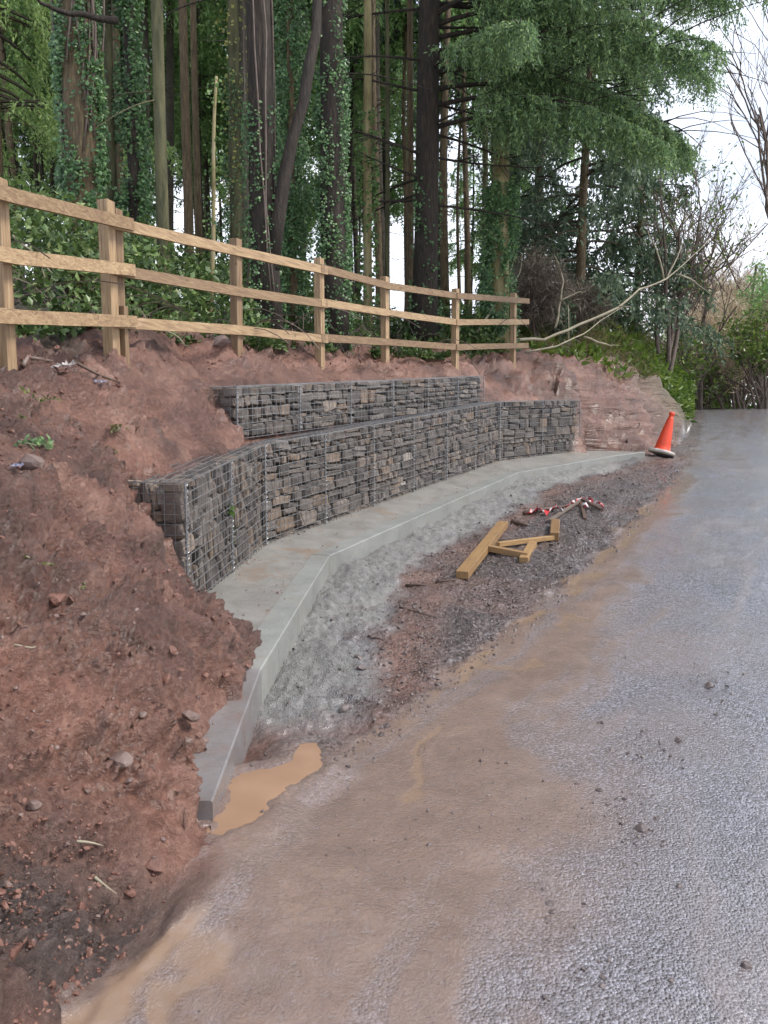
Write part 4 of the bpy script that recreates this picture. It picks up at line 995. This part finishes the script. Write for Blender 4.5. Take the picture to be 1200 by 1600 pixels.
# --- the nearer trunks, left to right
tA, PA, rA = trunk_tree(146, 11.0, 52, 'bark_brown', 'thick broad trunk wrapped in dead stems and ivy at far left', 16, ivy=[(8580, 'ivy', .02, .36, .12, .054), (390, 'ivy', .3, .7, .2, .045)], name='ivy_clad_tree')
def dead_vines(root, P, rad, n, spread, mat, z0, z1, r0=.012):
    for q in range(n):
        a_ = random.uniform(2.2, 7.0); mb = MB(root.location); pts = []; i0 = random.uniform(z0, z1-.1)*(len(P)-1); ln = random.uniform(2, 5)
        for k in range(9):
            t = min(i0+ln*k/8, len(P)-1.001); i = int(t); c = P[i].lerp(P[i+1], t-i); a_ += random.uniform(-.3, .3)
            rr_ = rad[i]+.01+spread*(k/8)**1.5*random.uniform(.5, 1.0)
            pts.append(c+Vector((math.cos(a_)*rr_, math.sin(a_)*rr_, 0)))
        mb.tube(pts, [r0*random.uniform(.6, 1.4)]*9, 5); mb.build('vine_stem', M[mat], root, smooth=True)
dead_vines(tA, PA, rA, 44, .34, 'twig', .12, .6, .015)
dead_vines(tA, PA, rA, 8, .22, 'palewood', .15, .6, .008)
trunk_tree(189, 12.0, 15, 'bark_moss', 'slim olive mossy trunk right beside the thick vine-wrapped one', 15)
trunk_tree(202, 12.6, 12, 'bark_brown', 'slim brown trunk left of the ivy column', 15)
trunk_tree(222, 12.0, 18, 'bark_dark', 'trunk hidden under a full column of dark glossy ivy', 16, ivy=[(17160, 'ivy', .0, .75, .17, .054)], name='ivy_clad_tree')
trunk_tree(265, 10.4, 19, 'bark_moss', 'slim straight mossy green trunk with thin side twigs', 15, limbs=rl(12, .18, .6, .5, 1.2, r=.013, rise=(-.5, .3)))
trunk_tree(304, 14.0, 15, 'bark_brown', 'left of two close grey-brown trunks', 15, limbs=rl(6, .2, .6, .5, 1.0, r=.012), name='tree')
trunk_tree(319, 14.4, 11, 'bark_brown', 'right of two close grey-brown trunks', 15)
trunk_tree(376, 14.0, 19, 'bark_moss', 'brownish yellow lichen trunk left of the dark pine, with yellow leaves', 15, ivy=[(500, 'ivy_yellow', .15, .55, .25, .06), (1650, 'ivy', .0, .3, .15, .045)])
trunk_tree(332, 10.6, 8, 'bark_yellow', 'thin pale yellow broken sapling', 3.3, lean=(.05, 0), flare=.1, ivy=[(120, 'ivy_bright', .4, 1, .1, .05)])
tG, PG, rG = trunk_tree(420, 11.2, 42, 'bark_dark', 'large dark pine trunk with a forked side stem behind the third post', 17, lean=(-.012, 0), limbs=rl(7, .28, .6, .8, 1.8, r=.02), name='pine_tree', ivy=[(1650, 'ivy', .0, .2, .06, .045)])
def fork():
    mb = MB(tG.location); P = [at(424, 420, 11.15), at(434, 345, 11.1), at(445, 275, 11.1), at(458, 215, 11.1), at(474, 160, 11.1), at(484, 100, 11.1), at(494, 50, 11.15), at(497, -60, 11.2), at(500, -250, 11.3)]
    mb.tube(P, [.11, .10, .095, .085, .08, .078, .07, .06, .05], 8, rough=.1); mb.build('side_stem', M['bark_dark'], tG, smooth=True)
fork(); dead_vines(tG, PG, rG, 16, .05, 'twig', .0, .5, .010)
trunk_tree(462, 12.4, 12, 'bark_brown', 'ivy column between the two large dark trunks', 12, ivy=[(11880, 'ivy', .0, .55, .22, .050)], name='ivy_clad_tree')
tH, PH, rH = trunk_tree(523, 12.0, 40, 'bark_dark', 'straight dark trunk in the middle with an ivy skirt', 17, ivy=[(4950, 'ivy', .0, .26, .08, .045), (1650, 'ivy', .2, .6, .06, .045)], limbs=rl(16, .22, .7, 1.0, 2.4, r=.022, rise=(-.1, .25), droop=(.0, .3)), name='pine_tree')
trunk_tree(575, 15.0, 14, 'bark_yellow', 'slender yellowish trunk with bright green ivy at its foot', 16, ivy=[(900, 'ivy_bright', .0, .28, .12, .07)])
trunk_tree(605, 15.5, 8, 'bark_moss', 'very thin mossy stem right of the yellowish trunk', 13)
trunk_tree(776, 16.0, 27, 'bark_yellow', 'trunk coloured sunlit yellow under the fir branches', 15, ivy=[(7260, 'ivy', .0, .23, .22, .057), (300, 'ivy_bright', .1, .3, .2, .07)])  # sunlight on this trunk is put into its yellow bark colour
trunk_tree(752, 18.0, 10, 'bark_moss', 'thin mossy stem just left of the yellow trunk', 14, ivy=[(1650, 'ivy', .0, .5, .12, .050)])
trunk_tree(640, 16.5, 11, 'bark_brown', 'thin brown trunk just left of the fir trunk', 14)

# --- the fir with hanging boughs
def hang_foliage(limbs_, n_st, strand, dens, lsize, top=.35, thin=.03, wide=.85):
    """needle sprays hanging in strands from limbs; returns leaf arrays"""
    C, D, LN = [], [], []
    for Q in limbs_:
        QQ = np.array([tuple(p) for p in Q]); m_ = len(Q)-1; L = sum((Q[i+1]-Q[i]).length for i in range(m_)); ax = (Q[-1]-Q[0]).normalized(); sx = np.array((ax.y, -ax.x, 0))
        for k in range(int(n_st*L)):
            t = random.uniform(.22, 1.0)*m_; i = min(int(t), m_-1); p0 = QQ[i]*(1-(t-i))+QQ[i+1]*(t-i)
            lat = random.uniform(-1, 1)*wide*(1.15-t/m_); out_ = np.array(tuple(ax))*random.uniform(0, .45)
            ls = strand*random.uniform(.35, 1.15); q = int(dens*ls*10)
            s = np.sort(rng.random(q))
            # branchlet goes outward then falls
            path = p0 + np.outer(1-np.exp(-s*3), sx*lat+out_) + np.outer(s**1.5, np.array([random.uniform(-.08, .08), random.uniform(-.08, .08), -ls]))
            path = path + rng.normal(0, thin, (q, 3))
            dd = unit(np.array([0, 0, -.7])+rng.normal(0, .55, (q, 3))+ (sx*lat+out_)*(1-s[:, None])*.9)
            C.append(path); D.append(dd); LN.append(lsize*rng.uniform(.6, 1.3, q))
    return np.vstack(C), np.vstack(D), np.concatenate(LN)
def fir():
    Y = 15.2; xx = px_x(662, Y); root = tree('fir_tree', 'big dark fir with long drooping green boughs reaching over the bank', 'tree', None, xx, Y)
    P = trunk_pts(xx, Y, 18, (.012, 0), .03); rad = taper(P, .24, .12)
    mb = MB(root.location); mb.tube(P, rad, 14, rough=.06); mb.build('trunk', M['bark_dark'], root, smooth=True)
    ivy_on(root, P, rad, 600, 'ivy', 0, .2, .06, .06)
    green = []
    def add(h, az, L, rise, droop, r, leafy):
        z = root.location.z + h; i = min(int(h/18*(len(P)-1)), len(P)-2); s0 = P[i].copy(); s0.z = z
        Q = limb(s0, az, L, rise, droop, 10); mb = MB(root.location); mb.tube(Q, [r*(1-.82*k/10) for k in range(11)], 6, rough=.12)
        for q in range(int(L*(3.2 if leafy else 6))):
            t = random.uniform(.2, 1)*10; k = min(int(t), 9); b0 = Q[k].lerp(Q[k+1], t-k)
            T = limb(b0, az+random.choice((-1, 1))*random.uniform(.4, 1.0), random.uniform(.15, .35)*L, random.uniform(-.4, .3), random.uniform(0, .5), 4)
            mb.tube(T, [r*.3*(1-.75*c/4) for c in range(5)], 4)
        mb.build('branch', M['bark_dark'], root, smooth=True)
        if leafy: green.append(Q)
    rd = random.Random(3)
    # azimuth 0 = away from camera, pi/2 = right
    for (h, az, L, rise, dr) in [(4.0, 1.75, 3.6, .25, .35), (4.7, 1.35, 4.4, .28, .38), (5.2, 1.95, 4.2, .22, .36), (5.6, 1.55, 4.8, .22, .30), (6.0, 2.2, 3.6, .2, .36), (6.2, 1.15, 4.6, .22, .30), (6.5, 1.75, 4.8, .22, .26), (6.9, 1.45, 5.4, .16, .20), (7.2, 2.0, 4.4, .18, .28), (7.5, 1.7, 5.3, .12, .18), (7.8, 1.2, 5.2, .15, .22), (8.2, 1.5, 5.6, .12, .18), (8.5, 1.9, 4.6, .12, .22), (8.9, 1.3, 5.2, .1, .18), (9.3, 1.65, 5.2, .1, .18), (9.8, 2.1, 4.0, .1, .2), (10.2, 1.5, 4.8, .1, .2), (5.0, 2.6, 2.6, .25, .4), (7.0, 2.6, 3.2, .2, .35), (8.6, 2.8, 3.0, .2, .3), (9.6, 3.4, 2.6, .2, .35), (8.8, .6, 4.0, .2, .25), (10.5, 4.2, 3, .2, .3), (11.4, 2.5, 4, .2, .3), (11.4, 1.4, 4.4, .2, .3), (12.4, 2.0, 4, .2, .3), (12.4, .9, 4, .2, .3), (8.0, 3.3, 3.0, .2, .3), (8.4, 3.9, 3.2, .2, .3), (9.2, 4.4, 3.2, .2, .3), (9.0, 2.9, 3.4, .2, .3), (10.0, 3.7, 3.4, .2, .3), (10.8, 3.0, 3.6, .2, .3), (5.0, 1.5, 4.6, .2, .42), (4.4, 1.75, 3.8, .2, .45), (5.4, 1.3, 5.2, .2, .4), (5.8, 1.95, 4.4, .2, .42), (7.6, 1.55, 5.9, .14, .17), (6.6, 1.62, 5.6, .18, .24)]:
        add(h*1.02, az, L*1.12, rise, dr, .045, True)
    for k in range(24):
        add(rd.uniform(2.4, 7.5), rd.choice((rd.uniform(3.6, 5.6), rd.uniform(.6, 2.4))), rd.uniform(1.4, 3.2), rd.uniform(-.12, .22), rd.uniform(-.1, .25), .028, False)
    C, D, LN = hang_foliage(green, 42, .60, 11, .082, thin=.026)
    leaves('foliage', C, D, side_of(D), LN, LN*.27, M['needle_hero'], root, root.location)
fir()

# --- conifer crowns
def conifer_arrays(h0, h1, R0, n_l, strand, dens, lsize, seed, top=.2, n_st=9):
    random.seed(seed); L_ = []
    for k in range(n_l):
        t = (k+.5)/n_l; h = h0+(h1-h0)*t; L = (R0*(1-t)+top)*random.uniform(.7, 1.15)
        L_.append(limb(Vector((0, 0, h)), random.uniform(0, 6.28), L, random.uniform(.05, .25), random.uniform(.25, .5), 6))
    C, D, LN = hang_foliage(L_, n_st, strand, dens, lsize); return L_, C, D, LN
def crown_mesh(name, spec, mat, wr=.36):
    L_, C, D, LN = conifer_arrays(*spec); n = len(C); S = side_of(D); V = np.empty((n, 4, 3))
    V[:, 0] = C; V[:, 2] = C+D*LN[:, None]; mid = C+D*LN[:, None]*.45; V[:, 1] = mid+S*LN[:, None]*wr/2; V[:, 3] = mid-S*LN[:, None]*wr/2
    me = mesh_np(name, V.reshape(-1, 3), np.arange(n*4).reshape(n, 4), attrs={'rnd': np.repeat(rng.random(n), 4)}); me.materials.append(M[mat])
    mb = MB()
    for Q in L_: mb.tube(Q, [.035*(1-.8*k/6) for k in range(7)], 4)
    me2 = bpy.data.meshes.new('limbs'); me2.from_pydata([tuple(v) for v in mb.v], [], mb.f); me2.update(); me2.materials.append(M['bark_far'])
    return me, me2
CR = [crown_mesh('crown', (9.5, 20, 2.6, 46, .9, 3.4, .17, 11), 'needle_mid'), crown_mesh('crown', (8.2, 19, 2.9, 46, 1.0, 3.4, .18, 12), 'needle_mid'), crown_mesh('crown', (11, 21, 2.4, 40, .8, 3.4, .17, 13), 'needle_dark')]
def trunk_mesh(seed, h, r, mat):
    random.seed(seed); mb = MB(); P = [Vector((.08*math.sin(i*.9+seed), .08*math.cos(i*.7), -.3+i*h/10)) for i in range(11)]
    mb.tube(P, [r*(1-.7*i/10)+r*.3*math.exp(-i*2) for i in range(11)], 8, rough=.08)
    for k in range(26):                                            # dead snags on the lower stem
        Q = limb(Vector((0, 0, random.uniform(1.5, 7))), random.uniform(0, 6.28), random.uniform(.4, 1.3), random.uniform(-.3, .1), random.uniform(0, .3), 4); mb.tube(Q, [.014*(1-.7*c/4) for c in range(5)], 3)
    me = bpy.data.meshes.new('trunk'); me.from_pydata([tuple(v) for v in mb.v], [], mb.f); me.update(); me.materials.append(M[mat]); me.polygons.foreach_set('use_smooth', np.ones(len(me.polygons), bool)); return me
TR = [trunk_mesh(1, 20, .13, 'bark_far'), trunk_mesh(2, 20, .16, 'bark_far'), trunk_mesh(3, 17, .11, 'bark_brown')]
def plant(name, label, group, x, y, tm, crn, s=1.0, rz=0, sxy=1.0, cat='tree'):
    root = empty(name, Vector((x, y, fz(x, y))), label, cat, group); root.rotation_euler[2] = rz; root.scale = (s*sxy, s*sxy, s)
    link('trunk', tm, None, root)
    if crn: c = link('crown', crn[0], None, root); link('limbs', crn[1], None, root)['kind'] = 'stuff'
    return root
random.seed(21)
spots = []
tries = 0
while len(spots) < 84 and tries < 6000:
    tries += 1
    Y = random.uniform(19, 44); px = random.uniform(-160, 840 if Y > 24 else 760); xx = px_x(px, Y)
    if all((xx-a_)**2+(Y-b_)**2 > (.9+Y*.016)**2 for a_, b_ in spots): spots.append((xx, Y))
for i, (xx, Y) in enumerate(spots):
    plant('plantation_conifer', 'slim straight conifer in the plantation behind the fence', 'slim plantation conifers in the background', xx, Y, TR[i % 3], CR[(i*7) % 3], random.uniform(.8, 1.15), random.uniform(0, 6.28))
# bright young spruce at the far left
BR = crown_mesh('crown', (2.8, 12, 2.6, 76, .7, 8, .105, 31), 'needle_bright')
plant('spruce_tree', 'bright green spruce at the far left edge behind the fence', None, px_x(25, 15), 15, TR[2], BR, 1.0, 1.0)
# dense dark spruce hiding the woodland edge on the right
DK = crown_mesh('crown', (.6, 9.5, 2.7, 80, .7, 3.4, .15, 33), 'needle_dark')
plant('spruce_tree', 'dense grey-green spruce right of the yellow trunk', None, px_x(905, 21), 21, TR[2], DK, 1.15, .4)
plant('spruce_tree', 'dark spruce behind the fallen pale branch', None, px_x(985, 23.5), 23.5, TR[2], DK, 1.0, 2.4)
plant('spruce_tree', 'shaded spruce between the fir trunk and the yellow trunk', None, px_x(835, 25), 25, TR[2], DK, .9, 4.1)
random.seed(5)

# --- bare shrubs and trees
def bare_tree(name, label, x, y, h, r, n_stem, spread, mat, leafmat=None, nleaf=0, lsize=.08, depth=4, seed=1, group=None, cat='tree', z=None, twist=.35):
    rd = random.Random(seed); root = empty(name, Vector((x, y, fz(x, y) if z is None else z)), label, cat, group); tips = []; mbt = MB(root.location); mb = MB(root.location)
    def grow(p, d, L, r_, lev, tgt):
        P = [p]; n_ = 5
        for i in range(n_):
            d = (d+Vector((rd.gauss(0, twist*.4), rd.gauss(0, twist*.4), rd.gauss(.05, .12)))).normalized(); P.append(P[-1]+d*(L/n_))
        tgt.tube(P, [max(.004, r_*(1-.4*i/n_)) for i in range(n_+1)], 6 if lev == 0 else 4, cap=False); tips.extend(P[2:] if lev > 1 else [])
        if lev < depth:
            for k in range(rd.choice((2, 3, 3, 4))):
                q = rd.uniform(.35, 1)*n_; i = min(int(q), n_-1); b0 = P[i].lerp(P[i+1], q-i)
                nd = (d+Vector((rd.gauss(0, spread), rd.gauss(0, spread), rd.gauss(.15, spread*.6)))).normalized(); grow(b0, nd, L*rd.uniform(.5, .75), r_*.55, lev+1, mb)
    for s_ in range(n_stem):
        d = Vector((rd.gauss(0, .18)*(n_stem > 1), rd.gauss(0, .18)*(n_stem > 1), 1)).normalized(); grow(root.location+Vector((rd.gauss(0, .12), rd.gauss(0, .12), -.2))*(1 if n_stem > 1 else .3), d, h*.5, r, 0, mbt)
    mbt.build('trunk', M[mat], root, smooth=True); mb.build('branches', M[mat], root, smooth=True)
    if leafmat:
        T = np.array([tuple(p) for p in tips]); i = rng.integers(0, len(T), nleaf); C = T[i]+rng.normal(0, .10, (nleaf, 3)); D = unit(rng.normal(0, 1, (nleaf, 3))+np.array([0, 0, -.3])); s = lsize*rng.uniform(.6, 1.3, nleaf)
        tw = leafmat in ('dead', 'tan'); leaves('twig_spray' if tw else 'leaves', C, D, side_of(D), s*(1.9 if tw else 1), s*(.09 if tw else .5), M[leafmat], root, root.location)
    return root
bare_tree('bare_tree', 'tall thin multi-stem bare tree on the bank top with sparse leaves', px_x(1030, 22), 22, 6.0, .07, 4, .55, 'twig', 'fern', 900, .11, 4, 11)
bare_tree('bare_tree', 'leafless tree with fine upright twigs at the upper right edge', px_x(1190, 34), 34, 19, .11, 3, .36, 'twig', None, 0, .1, 4, 12, z=E(.5))
bare_tree('bare_tree', 'slender leafless tree left of the upright twiggy one at the right edge', px_x(1140, 38), 38, 16, .09, 3, .38, 'twig', None, 0, .1, 4, 17, z=E(.4))
bare_tree('bare_tree', 'small bare tree against the sky right of the fir boughs', px_x(1095, 30), 30, 9.5, .08, 3, .5, 'twig', 'tan', 500, .12, 4, 13, z=E(.6))
for k, (px, Y, h, lm, nl, lb) in enumerate([(1105, 36, 5.0, 'tan', 14000, 'pale brown leafless thicket beyond the crest, left of the gap'), (1135, 40, 6, 'tan', 14000, 'pale tan thicket in the middle beyond the crest'), (1185, 37, 6.2, 'needle_mid', 7000, 'ivy-green tree at the right edge beyond the crest'), (1088, 33, 3.4, 'fern', 2000, 'green leafy shrub just behind the bank corner'), (1215, 40, 6.2, 'needle_mid', 6000, 'dark evergreen tree cut off by the right edge'), (1120, 46, 7, 'tan', 12000, 'tall pale twiggy tree far beyond the crest'), (1065, 29, 4.0, 'fern', 1500, 'leafy shrub on the bank behind the tall bare stems'), (1160, 50, 9.5, 'tan', 14000, 'tall tan treetop behind the thickets'), (1100, 55, 10, 'needle_mid', 7000, 'far green treetop left of the tan one'), (1150, 32, 5.5, 'tan', 12000, 'pale twiggy shrub beside the right edge of the crest'), (1195, 29, 4.2, 'fern', 3000, 'ivy-covered tree leaning in at the right edge'), (1235, 33, 7, 'needle_mid', 5000, 'tall green tree cut by the right edge'), (1125, 60, 13, 'tan', 14000, 'farthest tan treetop above the lane'), (1180, 62, 12, 'tan', 12000, 'farthest pale twiggy treetop at right'), (1070, 50, 12, 'tan', 14000, 'tall tan tree just right of the bare stems'), (1045, 44, 9, 'tan', 12000, 'leafy tree behind the bank corner stems')]):
    h *= 1.18; bare_tree('shrub' if h < 6 else 'tree', lb, px_x(px, Y), Y, h, .03+.007*h, 5, .6, 'twig', lm, nl, .17, 4, 40+k, 'shrubs and trees beyond the crest', 'shrub' if h < 6 else 'tree', z=E(.2))
bare_tree('bare_shrub', 'tangle of dead brown twigs under the fir boughs', px_x(840, 18), 18, 2.5, .03, 6, .75, 'twig', 'dead', 7000, .16, 4, 61, cat='shrub')
bare_tree('bare_shrub', 'dead brown brush behind the end of the fence', px_x(895, 19), 19, 1.9, .025, 6, .8, 'twig', 'dead', 5000, .15, 4, 62, cat='shrub')

# --- fallen pale branch and other windfall
def fallen(name, label, paths, mat, r, cat='branch', group='fallen branches'):
    P0 = at(*paths[0][0]); root = empty(name, P0, label, cat, group)
    for k, p in enumerate(paths):
        Q = [at(*q) for q in p]; D_ = []
        for i in range(len(Q)-1):
            for t in range(3): D_.append(Q[i].lerp(Q[i+1], t/3)+Vector((random.uniform(-.015, .015), random.uniform(-.02, .02), random.uniform(-.015, .015))))
        D_.append(Q[-1]); rr_ = r*(1 if k == 0 else .6); mb = MB(root.location); mb.tube(D_, [rr_*(1-.75*i/(len(D_)-1)) for i in range(len(D_))], 6, rough=.1)
        mb.build('stem' if k == 0 else 'side_branch', M[mat], root, smooth=True)
fallen('fallen_branch', 'long pale fallen branch arching right from the end of the fence', [[(800, 532, 16.2), (850, 530, 16.6), (905, 508, 17), (965, 480, 17.4), (1000, 452, 17.8), (1042, 436, 18.2), (1070, 412, 18.6), (1110, 372, 19)], [(820, 550, 16.0), (870, 540, 16.2), (912, 522, 16.6), (940, 500, 17), (975, 478, 17.4)], [(1040, 437, 18.2), (1058, 400, 18.4), (1066, 380, 18.6)], [(1038, 437, 18.2), (1028, 395, 18.3), (1012, 362, 18.4)], [(912, 526, 16.6), (945, 538, 16.6), (968, 540, 16.6)], [(966, 480, 17.4), (987, 480, 17.3)], [(1060, 428, 18.3), (1085, 440, 18.6), (1110, 460, 19)]], 'palewood', .038)
fallen('fallen_branch', 'upright pale twig behind the last fence post', [[(868, 512, 17.2), (874, 480, 17.2), (880, 440, 17.3), (872, 410, 17.4), (866, 398, 17.4)], [(876, 470, 17.2), (900, 458, 17.3), (915, 455, 17.3)], [(888, 530, 17), (888, 475, 17.1)]], 'palewood', .03)
fallen('fallen_branch', 'thin pale branch leaning behind the far fence posts', [[(742, 525, 15.4), (770, 480, 15.8), (790, 455, 16), (805, 400, 16.2), (792, 360, 16.3)], [(790, 455, 16), (812, 430, 16.2), (816, 395, 16.3)]], 'palewood', .025)
fallen('fallen_branch', 'grey stick slanting across the brambles under the near rails', [[(20, 370, 7.8), (60, 400, 7.8), (90, 440, 7.9), (112, 475, 8)], [(60, 400, 7.8), (72, 450, 7.8), (84, 480, 7.8)]], 'palewood', .018)
fallen('fallen_branch', 'pale thin stick pointing down to the soil near the boulder', [[(238, 508, 8.0), (268, 522, 8.0), (300, 545, 8.05)], [(236, 508, 8.0), (215, 480, 8.1)]], 'palewood', .014)
fallen('fallen_branch', 'short thick branch stub lying behind the near bottom rail', [[(70, 475, 8.2), (95, 468, 8.2), (118, 462, 8.2)], [(112, 478, 8.1), (122, 455, 8.1)]], 'twig', .04)
fallen('fallen_branch', 'dark bough curving across the top left corner', [[(185, 32, 10.6), (140, 26, 10.4), (95, 18, 10.2), (65, 5, 10), (40, -20, 9.8)]], 'bark_dark', .05)

# --- undergrowth behind the fence
def undergrowth():
    n = 52000
    fxx = np.array([at(*p).x for p in FPOST]); fyy = np.array([p[2] for p in FPOST])
    y = rng.uniform(5.0, 19, n); x0 = np.interp(y, np.r_[fyy, 17, 20], np.r_[fxx, 3.4, 5.2]); dep = rng.random(n)**1.4*7
    x = x0 - .35 - dep; lump = fbm(x*.9, y*.9, 3, 100)
    left_h = sstep(1.0, -3.0, x)
    H = np.clip(.22+.55*left_h + .55*lump + .10*dep, .06, 2.2)
    H = H*sstep(.0, 1.2, dep+.3*lump)+.05
    h = H*rng.random(n)**.55
    z = bank_f(x, y)+h
    keep = (lump > -.75); x, y, z = x[keep], y[keep], z[keep]; n = len(x)
    # gather into small clumps
    D = unit(rng.normal(0, .8, (n, 3))+np.array([.25, -.55, .15])); S = unit(np.cross(D, rand_dirs(n)*.6+np.array([0, -.3, 1]))); s = rng.uniform(.035, .10, n)*(1+.03*y)
    leaves('undergrowth', np.c_[x, y, z], D, S, s, s*.62, M['scrub'], None, kind='stuff', fold=.06)['label'] = 'tangled dark green brambles and ivy behind the fence'
    # bramble stems
    mb = MB()
    for k in range(240):
        yy = random.uniform(6, 17); xx = float(np.interp(yy, fyy, fxx))-random.uniform(.3, 3.5); p = Vector((xx, yy, fz(xx, yy)))
        az = random.uniform(0, 6.28); Q = limb(p, az, random.uniform(.5, 1.6), random.uniform(.6, 1.3), random.uniform(.6, 1.2), 6); mb.tube(Q, .006, 3)
    o = mb.build('bramble_stems', M['twig'], None, kind='stuff'); o['label'] = 'thin arching bramble stems in the undergrowth'
undergrowth()

# --- grassy bank top on the right
def bank_top():
    n = 26000
    x = rng.uniform(2.2, 11, n); y = rng.uniform(15.5, 28, n)
    m = (x < xline(y)-.35)
    e = np.interp(x, [2.2, 3.8, 5.2, 6.3, 7.5, 8.4, 10.5], [16.4, 17.0, 17.9, 18.9, 20.4, 22.4, 26.0]); d = y-e+.35*fbm(x*1.5, y*1.5, 3, 120)
    m &= (d > -.1) & (d < 5)
    x, y, d = x[m], y[m], d[m]; n = len(x); g = fbm(x*.8, y*.8, 3, 121)
    z = bank_f(x, y)+rng.random(n)*np.clip(.10+.25*d, .08, .75)*np.clip(.8+.6*g, .3, 1.5)
    green = (d+.6*g < .30) | (rng.random(n) < .12)
    D = unit(rng.normal(0, .55, (n, 3))+np.array([.15, -.5, .45])); S = side_of(D); s = rng.uniform(.12, .30, n)
    for nm, mk, mt, wr, lb in (('grass_tufts', ~green, 'grass', .12, 'dry tan and green grass on the bank top at right'), ('fern_clumps', green, 'fern', .38, 'fresh green leafy plants fringing the bank top at right')):
        leaves(nm, np.c_[x, y, z][mk], D[mk], S[mk], s[mk], s[mk]*wr, M[mt], None, kind='stuff', fold=.05)['label'] = lb
    # ivy and grass hanging over the corner by the lane
    n = 5200; y = rng.uniform(19.6, 27.5, n); x = xline(y)-.05-rng.random(n)**1.3*2.0; m = x > 0; z = bank_f(x, y)+rng.random(n)*.45
    D = unit(rng.normal(0, .6, (n, 3))+np.array([.3, -.4, .1])); s = rng.uniform(.12, .26, n)
    leaves('corner_foliage', np.c_[x, y, z], D, side_of(D), s, s*.4, M['fern'], None, kind='stuff', fold=.05)['label'] = 'yellow-green foliage spilling over the bank corner beside the lane'
bank_top()

# --- verge foliage past the crest and on the far side of the lane
def far_hedge():
    n = 11000; x = rng.uniform(11.0, 26, n); y = rng.uniform(33, 37, n)+(x-11)*.1; z = E(.6)+rng.random(n)*np.clip(1.0+.8*fbm(x*.5, y*.5, 3, 140), .3, 2.6)
    D = unit(rng.normal(0, .7, (n, 3))+np.array([0, -.5, .2])); s = rng.uniform(.14, .3, n)
    leaves('far_hedge', np.c_[x, y, z], D, side_of(D), s, s*.4, M['fern'], None, kind='stuff', fold=.05)['label'] = 'low green brush along the crest of the lane'
far_hedge()

# --- seedlings and scraps on the soil
def seedling(px, n, size, mat, label, up=.8):
    p = on_ground(*px); root = empty('seedling', p, label, 'plant', 'small plants on the bare soil')
    mb = MB(p); C, D, = [], []
    for k in range(n):
        az = random.uniform(0, 6.28); Q = limb(p, az, size*random.uniform(.5, 1.1), up*random.uniform(.5, 1.4), .4, 4); mb.tube(Q, .0025, 3)
        for q in Q[2:]: C.append(tuple(q)); C.append(tuple(q)); D += [tuple(Vector((random.gauss(0, 1), random.gauss(-.6, 1), random.gauss(.2, .5))).normalized()) for _ in range(2)]
    mb.build('stem', M['palewood'], root); D = np.array(D); s = rng.uniform(.5, 1.1, len(C))*size*.42
    leaves('leaves', np.array(C), D, side_of(D), s, s*.55, M[mat], root, p, fold=.08)
seedling((62, 640), 5, .13, 'fern', 'green broad-leaved plant below the first fence post')
seedling((60, 700), 7, .15, 'needle_hero', 'dark green weed above the flat reddish rock')
seedling((185, 680), 6, .12, 'grass', 'yellowish wiry weed in the middle of the slope')
seedling((183, 714), 3, .07, 'fern', 'tiny green sprout below the yellowish weed')
seedling((25, 655), 2, .06, 'fern', 'tiny pale sprout near the left edge')
seedling((62, 890), 2, .08, 'fern', 'thin grass blades on the bare bank at left')
seedling((136, 930), 2, .05, 'fern', 'tiny grass tuft in a hollow of the bank')
seedling((312, 1035), 2, .03, 'ivy_bright', 'single pale green leaf on the soil heap')
def gabion_leaf():
    p = at(357, 797, 6.52)-Vector((SEG[0][2].x, SEG[0][2].y, 0))*.05; root = empty('leafy_sprig', p, 'bright green leaf sprig caught in the nearest gabion mesh', 'plant')
    C = np.array([tuple(p+Vector((random.gauss(0, .015), random.gauss(0, .02), random.gauss(0, .02)))) for _ in range(6)]+[tuple(p+Vector((-.01, 0, -.12-.05*k))) for k in range(4)])
    D = unit(rng.normal(0, .5, (10, 3))+np.array([.3, -.3, .2])); leaves('leaves', C, D, side_of(D), np.r_[np.full(6, .075), np.full(4, .04)], np.r_[np.full(6, .05), np.full(4, .025)], M['ivy_bright'], root, p)
gabion_leaf()
def scrap(px, size, mat, label):
    p = on_ground(*px); bm = bmesh.new(); bmesh.ops.create_grid(bm, x_segments=7, y_segments=5, size=1)
    for v in bm.verts: v.co = Vector((v.co.x*size+random.gauss(0, size*.1), v.co.y*size*.5+random.gauss(0, size*.1), .012+abs(random.gauss(0, size*.18))))
    ret = bmesh.ops.solidify(bm, geom=bm.faces[:], thickness=.002)
    me = bpy.data.meshes.new('plastic_scrap'); bm.to_mesh(me); bm.free(); o = link('plastic_scrap', me, M[mat]); o.location = p+Vector((0, 0, .01)); o.rotation_euler = (R(18), 0, random.uniform(-.4, .4)); tag(o, label, 'scrap', 'plastic scraps on the soil')
scrap((100, 581), .09, 'plastic', 'crumpled pale plastic scrap near the first fence post'); scrap((157, 617), .04, 'blue', 'bluish plastic scrap on the slope'); scrap((28, 735), .035, 'blue', 'pale bluish scrap at the left edge by the flat rock')
stick([(115, 568), (150, 592), (188, 605)], .014, 'long brown root on the slope right of the plastic scrap', 'darkwood', 'stick', .015)
stick([(36, 578), (44, 562)], .02, 'short reddish root beside the first fence post', 'rock', 'stick', .02)
stick([(48, 563), (82, 570)], .014, 'thin reddish root left of the plastic scrap', 'rock', 'stick', .015)
stick([(0, 1010), (40, 1022), (70, 1018)], .006, 'thin pale root trailing on the bank at left', 'palewood')
